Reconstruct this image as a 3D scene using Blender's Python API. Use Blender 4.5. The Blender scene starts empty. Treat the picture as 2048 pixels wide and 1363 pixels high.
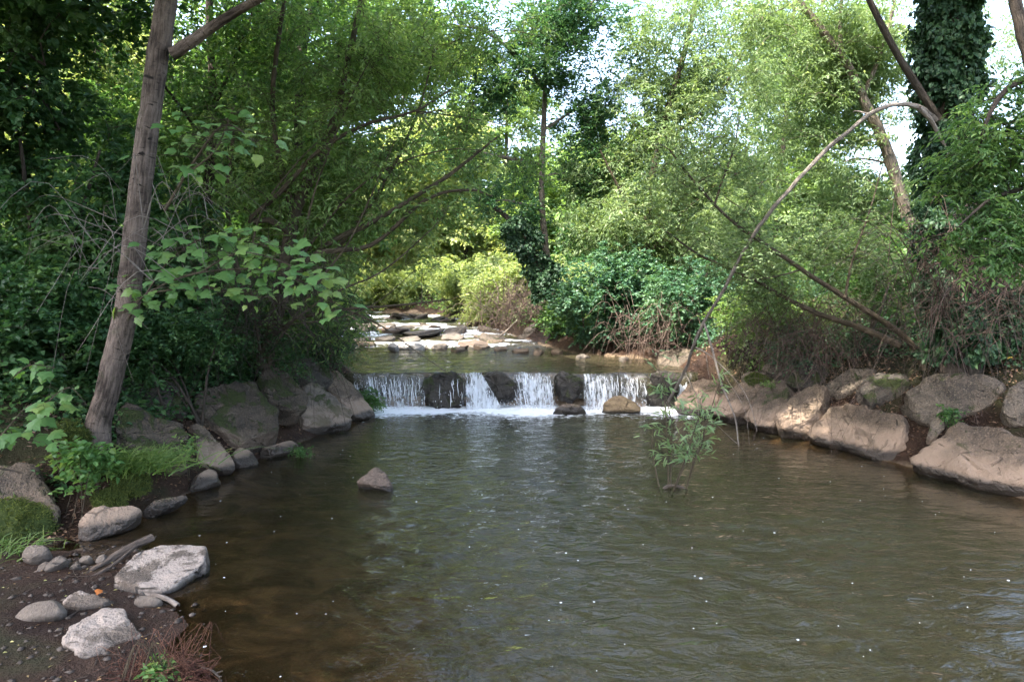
import bpy, math, random
import numpy as np
from mathutils import Vector, noise as mnoise

R = math.radians
rng = np.random.default_rng(11)
random.seed(11)
sc = bpy.context.scene

# ---------------------------------------------------------------- camera
CAM_H = 2.0
F = 1367.0
TH = math.atan((681.5 - 590.0) / F)
cd = bpy.data.cameras.new('camera')
cam = bpy.data.objects.new('camera', cd)
sc.collection.objects.link(cam)
cd.sensor_width = 36.0
cd.lens = 36.0 * F / 2048.0
cd.clip_start = 0.05
cd.clip_end = 900.0
cam.location = (0, 0, CAM_H)
cam.rotation_euler = (math.pi / 2 - TH, 0, 0)
sc.camera = cam

# ---------------------------------------------------------------- sky, sun, exposure
SUN_EL = R(58)
SUN_AZ = R(-128)         # from +Y towards -X: high on the left, a little behind the camera
S = Vector((math.sin(SUN_AZ) * math.cos(SUN_EL), math.cos(SUN_AZ) * math.cos(SUN_EL), math.sin(SUN_EL)))
world = bpy.data.worlds.new('World')
sc.world = world
world.use_nodes = True
wn = world.node_tree
wn.nodes.clear()
wo = wn.nodes.new('ShaderNodeOutputWorld')
wb = wn.nodes.new('ShaderNodeBackground')
sky = wn.nodes.new('ShaderNodeTexSky')
sky.sky_type = 'NISHITA'
sky.sun_disc = False
sky.sun_elevation = SUN_EL
sky.sun_rotation = SUN_AZ
sky.dust_density = 4.0
sky.ozone_density = 0.6
wb.inputs['Strength'].default_value = 0.15
hz = wn.nodes.new('ShaderNodeHueSaturation')      # thin high cloud: a paler, whiter sky
hz.inputs['Saturation'].default_value = 0.95
wn.links.new(sky.outputs[0], hz.inputs['Color'])
wn.links.new(hz.outputs[0], wb.inputs[0])
wn.links.new(wb.outputs[0], wo.inputs[0])
sl = bpy.data.lights.new('sun', 'SUN')
sl.energy = 2.6
sl.angle = R(0.53)
sl.color = (1.0, 0.95, 0.86)
so = bpy.data.objects.new('sun', sl)
sc.collection.objects.link(so)
so.rotation_euler = S.to_track_quat('Z', 'Y').to_euler()
sc.view_settings.view_transform = 'Standard'
sc.view_settings.look = 'None'
sc.view_settings.exposure = 3.1
sc.view_settings.gamma = 1.0
sc.view_settings.use_curve_mapping = False
sc.render.engine = 'CYCLES'
cy = sc.cycles
cy.use_denoising = True
try:
    cy.denoiser = 'OPENIMAGEDENOISE'
    cy.denoising_input_passes = 'RGB_ALBEDO_NORMAL'
except Exception:
    pass
cy.use_adaptive_sampling = True
cy.adaptive_threshold = 0.02
cy.max_bounces = 10
cy.diffuse_bounces = 7
cy.glossy_bounces = 3
cy.transmission_bounces = 5
cy.transparent_max_bounces = 16
cy.caustics_reflective = False
cy.caustics_refractive = False
cy.sample_clamp_indirect = 6.0

# ---------------------------------------------------------------- helpers
def at(px, py, Y):
    """world point seen at photo pixel (px,py) standing Y metres ahead"""
    a = (px - 1024.0) / F
    b = (681.5 - py) / F
    d = np.array([a, math.cos(TH) + b * math.sin(TH), -math.sin(TH) + b * math.cos(TH)])
    return np.array([0, 0, CAM_H]) + d * (Y / d[1])

def ray(px, py):
    a = (px - 1024.0) / F
    b = (681.5 - py) / F
    d = np.array([a, math.cos(TH) + b * math.sin(TH), -math.sin(TH) + b * math.cos(TH)])
    return d / np.linalg.norm(d)

def on_level(px, py, z=0.0):
    d = ray(px, py)
    return np.array([0, 0, CAM_H]) + d * ((z - CAM_H) / d[2])

def unit(v):
    v = np.asarray(v, float)
    return v / (np.linalg.norm(v, axis=-1, keepdims=True) + 1e-12)

def mesh_np(name, verts, faces, mat, smooth=True, attrs=None, uv=None):
    """faces: list of (n,k) int arrays (all faces of one array have k corners)"""
    me = bpy.data.meshes.new(name)
    verts = np.ascontiguousarray(verts, dtype=np.float32)
    if not isinstance(faces, list):
        faces = [faces]
    faces = [np.asarray(f, dtype=np.int32) for f in faces if len(f)]
    nl = sum(f.size for f in faces)
    nf = sum(len(f) for f in faces)
    me.vertices.add(len(verts))
    me.vertices.foreach_set('co', verts.ravel())
    me.loops.add(nl)
    li = np.concatenate([f.ravel() for f in faces])
    me.loops.foreach_set('vertex_index', li)
    me.polygons.add(nf)
    tot = np.concatenate([np.full(len(f), f.shape[1], np.int32) for f in faces])
    st = np.concatenate([[0], np.cumsum(tot)[:-1]]).astype(np.int32)
    me.polygons.foreach_set('loop_start', st)
    try:
        me.polygons.foreach_set('loop_total', tot)
    except Exception:
        pass
    me.polygons.foreach_set('use_smooth', np.full(nf, smooth))
    if attrs:
        for k, v in attrs.items():
            a = me.attributes.new(k, 'FLOAT', 'POINT')
            a.data.foreach_set('value', np.ascontiguousarray(v, dtype=np.float32))
    if uv is not None:
        l = me.uv_layers.new(name='UVMap')
        l.data.foreach_set('uv', np.ascontiguousarray(uv[li], dtype=np.float32).ravel())
    me.update(calc_edges=True)
    if mat is not None:
        me.materials.append(mat)
    return me

def link(name, me, loc=(0, 0, 0), parent=None, kind=None):
    o = bpy.data.objects.new(name, me)
    sc.collection.objects.link(o)
    o.location = loc
    if parent is not None:
        o.parent = parent
    if kind:
        o['kind'] = kind
    return o

def tag(o, label=None, cat=None, group=None, kind=None):
    if label: o['label'] = label
    if cat: o['category'] = cat
    if group: o['group'] = group
    if kind: o['kind'] = kind
    return o

def thing(name, label, cat, loc, group=None):
    return tag(link(name, None, tuple(float(v) for v in loc)), label, cat, group)

def smooth_path(pts, n):
    """Catmull-Rom through the points, n samples"""
    p = np.asarray(pts, float)
    if len(p) == 2:
        t = np.linspace(0, 1, n)[:, None]
        return p[0] * (1 - t) + p[1] * t
    P = np.vstack([2 * p[0] - p[1], p, 2 * p[-1] - p[-2]])
    m = len(p) - 1
    out = []
    for s in np.linspace(0, m, n):
        i = min(int(s), m - 1)
        t = s - i
        a, b, c, d = P[i], P[i + 1], P[i + 2], P[i + 3]
        out.append(0.5 * (2 * b + (c - a) * t + (2 * a - 5 * b + 4 * c - d) * t * t + (3 * b - a - 3 * c + d) * t ** 3))
    return np.array(out)

class Tubes:
    """collects tapered tubes into one mesh"""
    def __init__(self):
        self.v, self.f, self.uv, self.n = [], [], [], 0
    def add(self, pts, radii, sides=6, wob=0.0, cap=False):
        p = np.asarray(pts, float)
        k = len(p)
        r = np.asarray(radii, float)
        if r.ndim == 0 or len(r) == 2 and k != 2:
            r = np.linspace(r[0], r[-1], k)
        t = np.gradient(p, axis=0)
        t = unit(t)
        ref = np.array([0.31, 0.93, 0.2]) if abs(t[0] @ np.array([0.31, 0.93, 0.2])) < 0.9 else np.array([1.0, 0, 0])
        u = np.zeros_like(p)
        a = unit(np.cross(t[0], ref))
        for i in range(k):
            a = a - t[i] * (a @ t[i])
            a = a / (np.linalg.norm(a) + 1e-9)
            u[i] = a
        w = np.cross(t, u)
        th = np.linspace(0, 2 * np.pi, sides, endpoint=False)
        rr = r[:, None] * np.ones((1, sides))
        if wob > 0:
            ph = rng.uniform(0, 6.28, 6)
            s = np.linspace(0, 1, k)[:, None] * k * 0.5
            rr = rr * (1 + wob * (np.sin(2 * th + ph[0] + s * .5) + np.sin(3 * th + ph[1] - s * .8) * .7 + np.sin(s * 1.7 + ph[2]) * .6))
            rr = rr * (1 + wob * 0.5 * rng.normal(0, 1, rr.shape))
        V = p[:, None, :] + rr[:, :, None] * (np.cos(th)[None, :, None] * u[:, None, :] + np.sin(th)[None, :, None] * w[:, None, :])
        ln = np.concatenate([[0], np.cumsum(np.linalg.norm(np.diff(p, axis=0), axis=1))])
        UV = np.stack([np.abs(np.linspace(-1, 1, sides, endpoint=False))[None, :] * np.full((k, 1), np.pi * max(r.max(), .01)), np.repeat(ln[:, None], sides, 1)], -1)
        i = np.arange(k - 1)[:, None] * sides
        j = np.arange(sides)[None, :]
        j2 = (j + 1) % sides
        q = np.stack([i + j, i + j2, i + sides + j2, i + sides + j], -1).reshape(-1, 4) + self.n
        self.v.append(V.reshape(-1, 3)); self.uv.append(UV.reshape(-1, 2)); self.f.append(q)
        self.n += k * sides
        return self
    def mesh(self, name, mat, base=(0, 0, 0)):
        return mesh_np(name, np.concatenate(self.v) - np.asarray(base), [np.concatenate(self.f)], mat, True, uv=np.concatenate(self.uv))

def leaves_mesh(name, P, D, N, L, W, mat, base, six=True, rnd=None, fold=0.18, curl=0.12):
    """many leaf blades: P base points, D axis, N blade normals"""
    n = len(P)
    D = unit(D)
    N = unit(N - D * np.sum(N * D, 1, keepdims=True))
    X = np.cross(D, N)
    L = np.broadcast_to(np.asarray(L, float), (n,))[:, None]
    W = np.broadcast_to(np.asarray(W, float), (n,))[:, None]
    if rnd is None:
        rnd = rng.random(n)
    P = P - np.asarray(base)
    if six:
        a = P + D * L * .30; b = P + D * L * .68
        up = N * W * fold
        dn = -N * L * curl
        V = np.stack([P, a + X * W * .5 + up, b + X * W * .36 + up + dn * .4, P + D * L + dn, b - X * W * .36 + up + dn * .4, a - X * W * .5 + up], 1).reshape(-1, 3)
        o = np.arange(n)[:, None] * 6
        f = np.concatenate([o + np.array([[0, 1, 2, 3]]), o + np.array([[0, 3, 4, 5]])])
        k = 6
    else:
        m = P + D * L * .45
        up = N * W * fold
        V = np.stack([P, m + X * W * .5 + up, P + D * L - N * L * curl, m - X * W * .5 + up], 1).reshape(-1, 3)
        o = np.arange(n)[:, None] * 4
        f = np.concatenate([o + np.array([[0, 1, 2]]), o + np.array([[0, 2, 3]])])
        k = 4
    return mesh_np(name, V, [f], mat, False, attrs={'rnd': np.repeat(rnd, k)})

# ---------------------------------------------------------------- materials
def new_mat(name):
    m = bpy.data.materials.new(name)
    m.use_nodes = True
    m.node_tree.nodes.clear()
    return m, m.node_tree

class NT:
    def __init__(self, nt):
        self.nt = nt
    def n(self, t, **kw):
        nd = self.nt.nodes.new(t)
        for k, v in kw.items():
            if k.startswith('i_'):
                nd.inputs[k[2:].replace('_', ' ')].default_value = v
            else:
                setattr(nd, k, v)
        return nd
    def l(self, a, b):
        self.nt.links.new(a, b)
    def math(self, op, a, b=None, clamp=False):
        nd = self.nt.nodes.new('ShaderNodeMath'); nd.operation = op; nd.use_clamp = clamp
        for i, x in enumerate((a, b)):
            if x is None: continue
            if isinstance(x, (int, float)): nd.inputs[i].default_value = x
            else: self.l(x, nd.inputs[i])
        return nd.outputs[0]
    def mix(self, fac, a, b):
        nd = self.nt.nodes.new('ShaderNodeMix'); nd.data_type = 'RGBA'
        for s, x in ((nd.inputs[0], fac), (nd.inputs[6], a), (nd.inputs[7], b)):
            if isinstance(x, (int, float)): s.default_value = x
            elif isinstance(x, tuple): s.default_value = (*x, 1)
            else: self.l(x, s)
        return nd.outputs[2]
    def noise(self, co, scale, detail=4, rough=.55, dist=0.0):
        nd = self.nt.nodes.new('ShaderNodeTexNoise')
        nd.inputs['Scale'].default_value = scale; nd.inputs['Detail'].default_value = detail
        nd.inputs['Roughness'].default_value = rough; nd.inputs['Distortion'].default_value = dist
        if co is not None: self.l(co, nd.inputs['Vector'])
        return nd.outputs['Fac']
    def ramp(self, fac, stops):
        nd = self.nt.nodes.new('ShaderNodeValToRGB')
        e = nd.color_ramp.elements
        while len(e) < len(stops): e.new(0.5)
        for k, (p, c) in enumerate(stops):
            e[k].position = p
            e[k].color = (*c, 1) if isinstance(c, tuple) else (c, c, c, 1)
        self.l(fac, nd.inputs[0])
        return nd.outputs[0]
    def step(self, x, lo, hi):
        nd = self.nt.nodes.new('ShaderNodeMapRange'); nd.interpolation_type = 'SMOOTHSTEP'
        self.l(x, nd.inputs[0]); nd.inputs[1].default_value = lo; nd.inputs[2].default_value = hi
        return nd.outputs[0]
    def mapping(self, co, scale=(1, 1, 1), loc=(0, 0, 0), rot=(0, 0, 0)):
        nd = self.nt.nodes.new('ShaderNodeMapping')
        nd.inputs['Scale'].default_value = scale; nd.inputs['Location'].default_value = loc; nd.inputs['Rotation'].default_value = rot
        self.l(co, nd.inputs[0])
        return nd.outputs[0]
    def bump(self, h, strength, dist, normal=None):
        nd = self.nt.nodes.new('ShaderNodeBump')
        nd.inputs['Strength'].default_value = strength; nd.inputs['Distance'].default_value = dist
        self.l(h, nd.inputs['Height'])
        if normal is not None: self.l(normal, nd.inputs['Normal'])
        return nd.outputs[0]
    def pos(self):
        return self.nt.nodes.new('ShaderNodeNewGeometry').outputs['Position']
    def z(self, v):
        s = self.nt.nodes.new('ShaderNodeSeparateXYZ'); self.l(v, s.inputs[0]); return s.outputs

def rock_mat(name, light, dark, moss=0.0, pale=0.0, speck=0.5, wet=0.12, silt=0.0, gloss=0.0):
    m, nt = new_mat(name); t = NT(nt)
    out = t.n('ShaderNodeOutputMaterial'); b = t.n('ShaderNodeBsdfPrincipled')
    p = t.pos()
    big = t.noise(p, 1.6, 5, .6, .4)
    mid = t.noise(p, 7.0, 6, .65, .2)
    fine = t.noise(p, 55.0, 3, .7)
    col = t.mix(t.step(t.math('ADD', t.math('MULTIPLY', big, .6), t.math('MULTIPLY', mid, .5)), .38, .72), dark, light)
    col = t.mix(t.math('MULTIPLY', t.step(fine, .56, .7), speck), col, tuple(min(1, c * 1.7) for c in light))
    col = t.mix(t.math('MULTIPLY', t.step(fine, .46, .34), speck), col, tuple(c * .45 for c in dark))
    # lichen / weathering stains
    li = t.noise(p, 4.2, 5, .7, .8)
    col = t.mix(t.math('MULTIPLY', t.step(li, .55, .66), .45), col, tuple(c * .42 for c in dark))
    if pale > 0:
        pn = t.noise(p, 3.6, 7, .68, .25)
        col = t.mix(t.math('MULTIPLY', t.step(pn, .44, .52), pale), col, t.mix(fine, (.27, .215, .175), (.40, .33, .275)))
    # horizontal cracks
    cr = t.n('ShaderNodeTexVoronoi', feature='DISTANCE_TO_EDGE'); cr.inputs['Scale'].default_value = 2.3
    t.l(t.mapping(p, (1, 1, 2.2)), cr.inputs['Vector'])
    crack = t.math('MULTIPLY', t.step(cr.outputs[0], .035, .0), t.step(mid, .5, .62))
    col = t.mix(t.math('MULTIPLY', crack, .7), col, tuple(c * .25 for c in dark))
    pb = t.n('ShaderNodeTexVoronoi'); pb.inputs['Scale'].default_value = 34.0; t.l(p, pb.inputs['Vector'])
    peb = t.step(pb.outputs['Distance'], .42, .12)
    col = t.mix(t.math('MULTIPLY', t.math('MULTIPLY', peb, t.step(t.noise(p, 9, 3), .48, .6)), speck * .55), col, pb.outputs['Color'] if False else tuple(min(1, c * 1.5) for c in light))
    h = t.math('ADD', t.math('MULTIPLY', mid, .9), t.math('MULTIPLY', fine, .28))
    h = t.math('ADD', h, t.math('MULTIPLY', peb, .16 * speck))
    h = t.math('SUBTRACT', h, t.math('MULTIPLY', crack, .8))
    rough = t.math('ADD', t.math('MULTIPLY', mid, .2), .72 - gloss)
    if moss > 0:
        nz = t.n('ShaderNodeNewGeometry').outputs['Normal']
        up = t.step(t.z(nz)[2], -.1, .8)
        mn = t.noise(p, 3.1, 5, .7, .5)
        mm = t.math('MULTIPLY', t.step(mn, .62 - moss * .25, .70 - moss * .25), up)
        mc = t.mix(t.noise(p, 40, 3), (.018, .03, .006), (.07, .09, .014))
        col = t.mix(t.math('MULTIPLY', mm, .9), col, mc)
        h = t.math('ADD', h, t.math('MULTIPLY', mm, t.math('MULTIPLY', t.noise(p, 90, 3), 1.2)))
    if silt > 0:
        # dried silt left by higher water on the lower part of the stone
        zs = t.math('ADD', t.z(p)[2], t.math('MULTIPLY', t.math('SUBTRACT', big, .5), -.5))
        col = t.mix(t.math('MULTIPLY', t.step(zs, .42, .26), silt), col, t.mix(mid, (.20, .138, .096), (.36, .258, .185)))
    # wet dark waterline band
    zz = t.math('ADD', t.z(p)[2], t.math('MULTIPLY', t.math('SUBTRACT', mid, .5), -.10))
    w = t.step(zz, wet + .03, wet - .03)
    col = t.mix(t.math('MULTIPLY', w, .86), col, (.018, .016, .014))
    rough = t.math('SUBTRACT', rough, t.math('MULTIPLY', w, .42))
    t.l(col, b.inputs['Base Color']); t.l(rough, b.inputs['Roughness'])
    b.inputs['Specular IOR Level'].default_value = .35
    t.l(t.bump(h, .9, .055), b.inputs['Normal'])
    t.l(b.outputs[0], out.inputs[0])
    return m

def leaf_mat(name, c1, c2, c3, trans=.4, gloss=.5, tint=(1.15, 1.15, .60)):
    c1, c2, c3 = [(min(.34, c[0] * 1.38), min(.36, c[1] * 1.38), c[2] * 1.62) for c in (c1, c2, c3)]
    m, nt = new_mat(name); t = NT(nt)
    out = t.n('ShaderNodeOutputMaterial')
    at_ = t.n('ShaderNodeAttribute', attribute_name='rnd')
    p = t.pos()
    lo = t.noise(p, .9, 2)
    f = t.math('ADD', t.math('MULTIPLY', at_.outputs['Fac'], .75), t.math('MULTIPLY', t.math('SUBTRACT', lo, .37), .9), clamp=True)
    col = t.ramp(f, [(0.0, c1), (.5, c2), (.93, c3), (1.0, tuple(min(.5, c * 1.35) for c in c3))])
    d = t.n('ShaderNodeBsdfPrincipled')
    t.l(col, d.inputs['Base Color']); d.inputs['Roughness'].default_value = gloss; d.inputs['Specular IOR Level'].default_value = .35
    tr = t.n('ShaderNodeBsdfTranslucent')
    hs = t.n('ShaderNodeMix', data_type='RGBA', blend_type='MULTIPLY'); hs.inputs[0].default_value = 1.0
    t.l(col, hs.inputs[6]); hs.inputs[7].default_value = (tint[0] * 1.25, tint[1] * 1.25, tint[2] * 1.25, 1)
    t.l(hs.outputs[2], tr.inputs[0])
    mx = t.n('ShaderNodeMixShader'); mx.inputs[0].default_value = trans
    t.l(d.outputs[0], mx.inputs[1]); t.l(tr.outputs[0], mx.inputs[2]); t.l(mx.outputs[0], out.inputs[0])
    return m

def bark_mat(name, light, dark, moss=0.0, rings=0.5):
    m, nt = new_mat(name); t = NT(nt)
    out = t.n('ShaderNodeOutputMaterial'); b = t.n('ShaderNodeBsdfPrincipled')
    uv = t.n('ShaderNodeUVMap').outputs[0]
    p = t.pos()
    a = t.noise(t.mapping(uv, (28, 5, 1)), 1.0, 5, .65, .4)          # vertical fissures
    r = t.noise(t.mapping(uv, (5, 42, 1)), 1.0, 4, .6, .6)           # lenticels across the stem
    k = t.noise(p, 3.2, 5, .65, .5)
    col = t.mix(t.step(t.math('ADD', t.math('MULTIPLY', a, .55), t.math('MULTIPLY', k, .55)), .36, .70), dark, light)
    col = t.mix(t.math('MULTIPLY', t.step(r, .60, .72), rings), col, tuple(c * .3 for c in dark))
    kn = t.noise(t.mapping(p, (5, 5, 8)), 1.0, 4, .55, .7)
    col = t.mix(t.math('MULTIPLY', t.step(kn, .64, .70), min(1, rings * 1.2)), col, (.014, .011, .009))
    if moss > 0:
        col = t.mix(t.math('MULTIPLY', t.step(t.noise(p, 2.6, 4, .7), .55, .68), moss), col, (.035, .05, .012))
    t.l(col, b.inputs['Base Color']); b.inputs['Roughness'].default_value = .85; b.inputs['Specular IOR Level'].default_value = .2
    h = t.math('SUBTRACT', t.math('ADD', a, t.math('MULTIPLY', k, .5)), t.math('MULTIPLY', r, .5 * rings))
    t.l(t.bump(h, 1.0, .04), b.inputs['Normal']); t.l(b.outputs[0], out.inputs[0])
    return m

def simple_mat(name, c1, c2, scale=6, rough=.8, bump=.3, spec=.3):
    m, nt = new_mat(name); t = NT(nt)
    out = t.n('ShaderNodeOutputMaterial'); b = t.n('ShaderNodeBsdfPrincipled')
    p = t.pos(); n = t.noise(p, scale, 5, .65, .3)
    t.l(t.mix(t.step(n, .35, .68), c1, c2), b.inputs['Base Color'])
    b.inputs['Roughness'].default_value = rough; b.inputs['Specular IOR Level'].default_value = spec
    t.l(t.bump(t.noise(p, scale * 5, 4, .7), bump, .02), b.inputs['Normal']); t.l(b.outputs[0], out.inputs[0])
    return m

def water_mat(name, body, tint, bumps=1.0, foam_attr=True):
    m, nt = new_mat(name); t = NT(nt)
    out = t.n('ShaderNodeOutputMaterial')
    p = t.pos()
    act = t.n('ShaderNodeAttribute', attribute_name='active').outputs['Fac']
    h1 = t.noise(t.mapping(p, (3.0, 7.0, 1), rot=(0, 0, .25)), 1.0, 3, .55, 1.0)
    h2 = t.noise(t.mapping(p, (9.0, 16.0, 1), rot=(0, 0, -.3)), 1.0, 2, .5, .8)
    h = t.math('ADD', t.math('MULTIPLY', h1, .7), t.math('MULTIPLY', h2, .22))
    h = t.math('MULTIPLY', h, act)
    nrm = t.bump(h, 1.0, .034 * bumps)
    fr = t.n('ShaderNodeFresnel'); fr.inputs[0].default_value = 1.33; t.l(nrm, fr.inputs['Normal'])
    gl = t.n('ShaderNodeBsdfGlossy'); gl.inputs['Roughness'].default_value = .02; gl.inputs[0].default_value = (1, 1, 1, 1); t.l(nrm, gl.inputs['Normal'])
    df = t.n('ShaderNodeBsdfDiffuse'); 
    bn = t.noise(p, .55, 3, .5, .3)
    t.l(t.mix(bn, tuple(c * .8 for c in body), tuple(c * 1.25 for c in body)), df.inputs[0])
    tr = t.n('ShaderNodeBsdfTransparent'); tr.inputs[0].default_value = (*tint, 1)
    murk = t.n('ShaderNodeAttribute', attribute_name='murk').outputs['Fac']
    bd = t.n('ShaderNodeMixShader'); t.l(murk, bd.inputs[0]); t.l(tr.outputs[0], bd.inputs[1]); t.l(df.outputs[0], bd.inputs[2])
    mx = t.n('ShaderNodeMixShader'); t.l(fr.outputs[0], mx.inputs[0]); t.l(bd.outputs[0], mx.inputs[1]); t.l(gl.outputs[0], mx.inputs[2])
    fa = t.n('ShaderNodeAttribute', attribute_name='foam').outputs['Fac']
    fn = t.noise(t.mapping(p, (7, 11, 9)), 1.0, 6, .7, .8)
    fm = t.step(t.math('ADD', fa, t.math('MULTIPLY', t.math('SUBTRACT', fn, .5), 1.5)), .36, .62)
    fd = t.n('ShaderNodeBsdfPrincipled'); fd.inputs['Base Color'].default_value = (.82, .84, .86, 1); fd.inputs['Roughness'].default_value = .55
    t.l(t.bump(fn, .8, .06), fd.inputs['Normal'])
    m2 = t.n('ShaderNodeMixShader'); t.l(t.math('MULTIPLY', fm, t.step(fa, .0, .15)), m2.inputs[0]); t.l(mx.outputs[0], m2.inputs[1]); t.l(fd.outputs[0], m2.inputs[2])
    t.l(m2.outputs[0], out.inputs[0])
    return m

def fall_mat():
    m, nt = new_mat('falling_water'); t = NT(nt)
    out = t.n('ShaderNodeOutputMaterial')
    uv = t.n('ShaderNodeUVMap').outputs[0]
    den = t.n('ShaderNodeAttribute', attribute_name='dense').outputs['Fac']
    a = t.noise(t.mapping(uv, (15, 2.2, 1)), 1.0, 6, .75, .5)
    b = t.noise(t.mapping(uv, (60, 16, 1)), 1.0, 3, .6, .5)
    s = t.math('ADD', t.math('MULTIPLY', a, .75), t.math('MULTIPLY', b, .25))
    cl_ = t.noise(t.mapping(uv, (5, 3, 1)), 1.0, 3, .6, .5)
    al = t.step(t.math('ADD', t.math('ADD', s, t.math('MULTIPLY', t.math('SUBTRACT', cl_, .5), .45)), t.math('MULTIPLY', t.math('SUBTRACT', den, .5), .42)), .52, .68)
    al = t.math('MULTIPLY', al, .93)
    d = t.n('ShaderNodeBsdfPrincipled'); d.inputs['Base Color'].default_value = (.80, .83, .87, 1); d.inputs['Roughness'].default_value = .25
    t.l(t.bump(s, 1.0, .05), d.inputs['Normal'])
    tl = t.n('ShaderNodeBsdfTranslucent'); tl.inputs[0].default_value = (.8, .84, .88, 1)
    w = t.n('ShaderNodeMixShader'); w.inputs[0].default_value = .35; t.l(d.outputs[0], w.inputs[1]); t.l(tl.outputs[0], w.inputs[2])
    tp = t.n('ShaderNodeBsdfTransparent')
    gl = t.n('ShaderNodeBsdfGlossy'); gl.inputs['Roughness'].default_value = .08; t.l(t.bump(s, 1.0, .05), gl.inputs['Normal'])
    cl = t.n('ShaderNodeMixShader'); cl.inputs[0].default_value = .07; t.l(tp.outputs[0], cl.inputs[1]); t.l(gl.outputs[0], cl.inputs[2])
    mx = t.n('ShaderNodeMixShader'); t.l(al, mx.inputs[0]); t.l(cl.outputs[0], mx.inputs[1]); t.l(w.outputs[0], mx.inputs[2])
    t.l(mx.outputs[0], out.inputs[0])
    return m

M = {}
M['rock_tan'] = rock_mat('sandstone_tan', (.165, .118, .080), (.066, .048, .034), moss=.15, silt=.85, speck=.7)
M['rock_tan_moss'] = rock_mat('sandstone_tan_mossy', (.16, .125, .095), (.07, .056, .043), moss=.55, silt=.5)
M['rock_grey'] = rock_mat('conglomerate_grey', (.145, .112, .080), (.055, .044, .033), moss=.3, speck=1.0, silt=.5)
M['rock_left'] = rock_mat('shaded_conglomerate', (.092, .068, .047), (.036, .027, .019), moss=.5, speck=.9, silt=.3)  # wet left-bank stone, with shade also put into the darker colours
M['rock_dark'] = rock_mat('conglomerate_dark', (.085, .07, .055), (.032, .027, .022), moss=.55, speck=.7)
M['rock_brown'] = rock_mat('brown_sandstone', (.15, .108, .08), (.07, .05, .038), speck=.5, wet=.05)
M['rock_pale'] = rock_mat('pale_limestone', (.17, .132, .10), (.07, .053, .04), pale=.9, speck=.35, wet=.03)
M['rock_white'] = rock_mat('white_boulder', (.45, .42, .39), (.3, .27, .25), speck=.2, wet=-1)
M['rock_wet'] = rock_mat('wet_weir_stone', (.045, .036, .027), (.012, .010, .008), moss=.45, wet=-1, gloss=.45)
M['rock_cobble'] = rock_mat('cobble', (.16, .128, .10), (.09, .07, .055), speck=.25, wet=.015)
M['rock_up'] = rock_mat('stream_slab', (.16, .134, .107), (.05, .042, .033), wet=-1)
M['rock_warm'] = rock_mat('golden_boulder', (.27, .19, .105), (.12, .082, .048), wet=.05)

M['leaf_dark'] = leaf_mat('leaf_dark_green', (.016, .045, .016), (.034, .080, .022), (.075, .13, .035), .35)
M['leaf_mid'] = leaf_mat('leaf_mid_green', (.028, .068, .018), (.06, .12, .030), (.125, .19, .048), .45)
M['leaf_light'] = leaf_mat('leaf_light_green', (.055, .100, .026), (.105, .165, .045), (.175, .23, .07), .48)
M['leaf_willow'] = leaf_mat('leaf_willow_green', (.06, .10, .038), (.115, .165, .062), (.19, .235, .105), .46)
M['leaf_sunlit'] = leaf_mat('leaf_sunlit_green', (.095, .13, .04), (.17, .21, .07), (.25, .275, .11), .52)  # sunlit foliage: brightness of the sun put into the leaf colour
M['leaf_oak'] = leaf_mat('leaf_oak_green', (.018, .055, .02), (.038, .088, .030), (.07, .125, .04), .35)
M['leaf_ivy'] = leaf_mat('leaf_ivy_green', (.008, .026, .010), (.018, .046, .016), (.04, .08, .026), .2, .55)
M['leaf_bramble'] = leaf_mat('leaf_bramble_green', (.022, .06, .030), (.045, .10, .045), (.09, .15, .07), .35)
M['leaf_sapling'] = leaf_mat('leaf_sapling_green', (.08, .135, .05), (.13, .19, .075), (.21, .26, .12), .45)
M['leaf_maple'] = leaf_mat('leaf_maple_green', (.05, .115, .03), (.08, .155, .038), (.16, .21, .048), .42)
M['grass'] = leaf_mat('grass_green', (.03, .065, .012), (.06, .11, .02), (.11, .15, .03), .4)
M['moss'] = leaf_mat('moss_green', (.02, .032, .005), (.045, .06, .009), (.085, .10, .016), .25, .8)
M['bark_grey'] = bark_mat('bark_grey', (.20, .152, .122), (.026, .018, .014), rings=1.0, moss=.4)
M['bark_dark'] = bark_mat('bark_dark', (.075, .058, .045), (.028, .022, .017), rings=.3, moss=.3)
M['bark_olive'] = bark_mat('bark_olive', (.11, .085, .055), (.045, .035, .024), rings=.3, moss=.35)
M['bark_pale'] = bark_mat('bark_pale', (.19, .155, .12), (.085, .068, .052), rings=.4)
M['deadwood'] = bark_mat('dead_wood', (.30, .255, .215), (.12, .095, .077), rings=.5)
M['twig_red'] = simple_mat('red_brown_twigs', (.045, .030, .023), (.14, .098, .076), 5)
M['driftwood'] = bark_mat('driftwood', (.15, .115, .09), (.05, .038, .03), rings=.2)
M['root_red'] = simple_mat('red_roots', (.06, .022, .014), (.16, .075, .045), 9)
M['mud'] = simple_mat('bank_soil', (.030, .021, .016), (.085, .062, .046), 5, .75, .7)

# ---------------------------------------------------------------- stream layout
def W_level(Y):
    """water level along the stream"""
    return np.interp(Y, [-50, 12.18, 12.40, 14.5, 17, 22, 28, 36, 50, 90], [0, 0, .60, .63, .68, .82, .98, 1.08, 1.2, 1.5])

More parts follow.
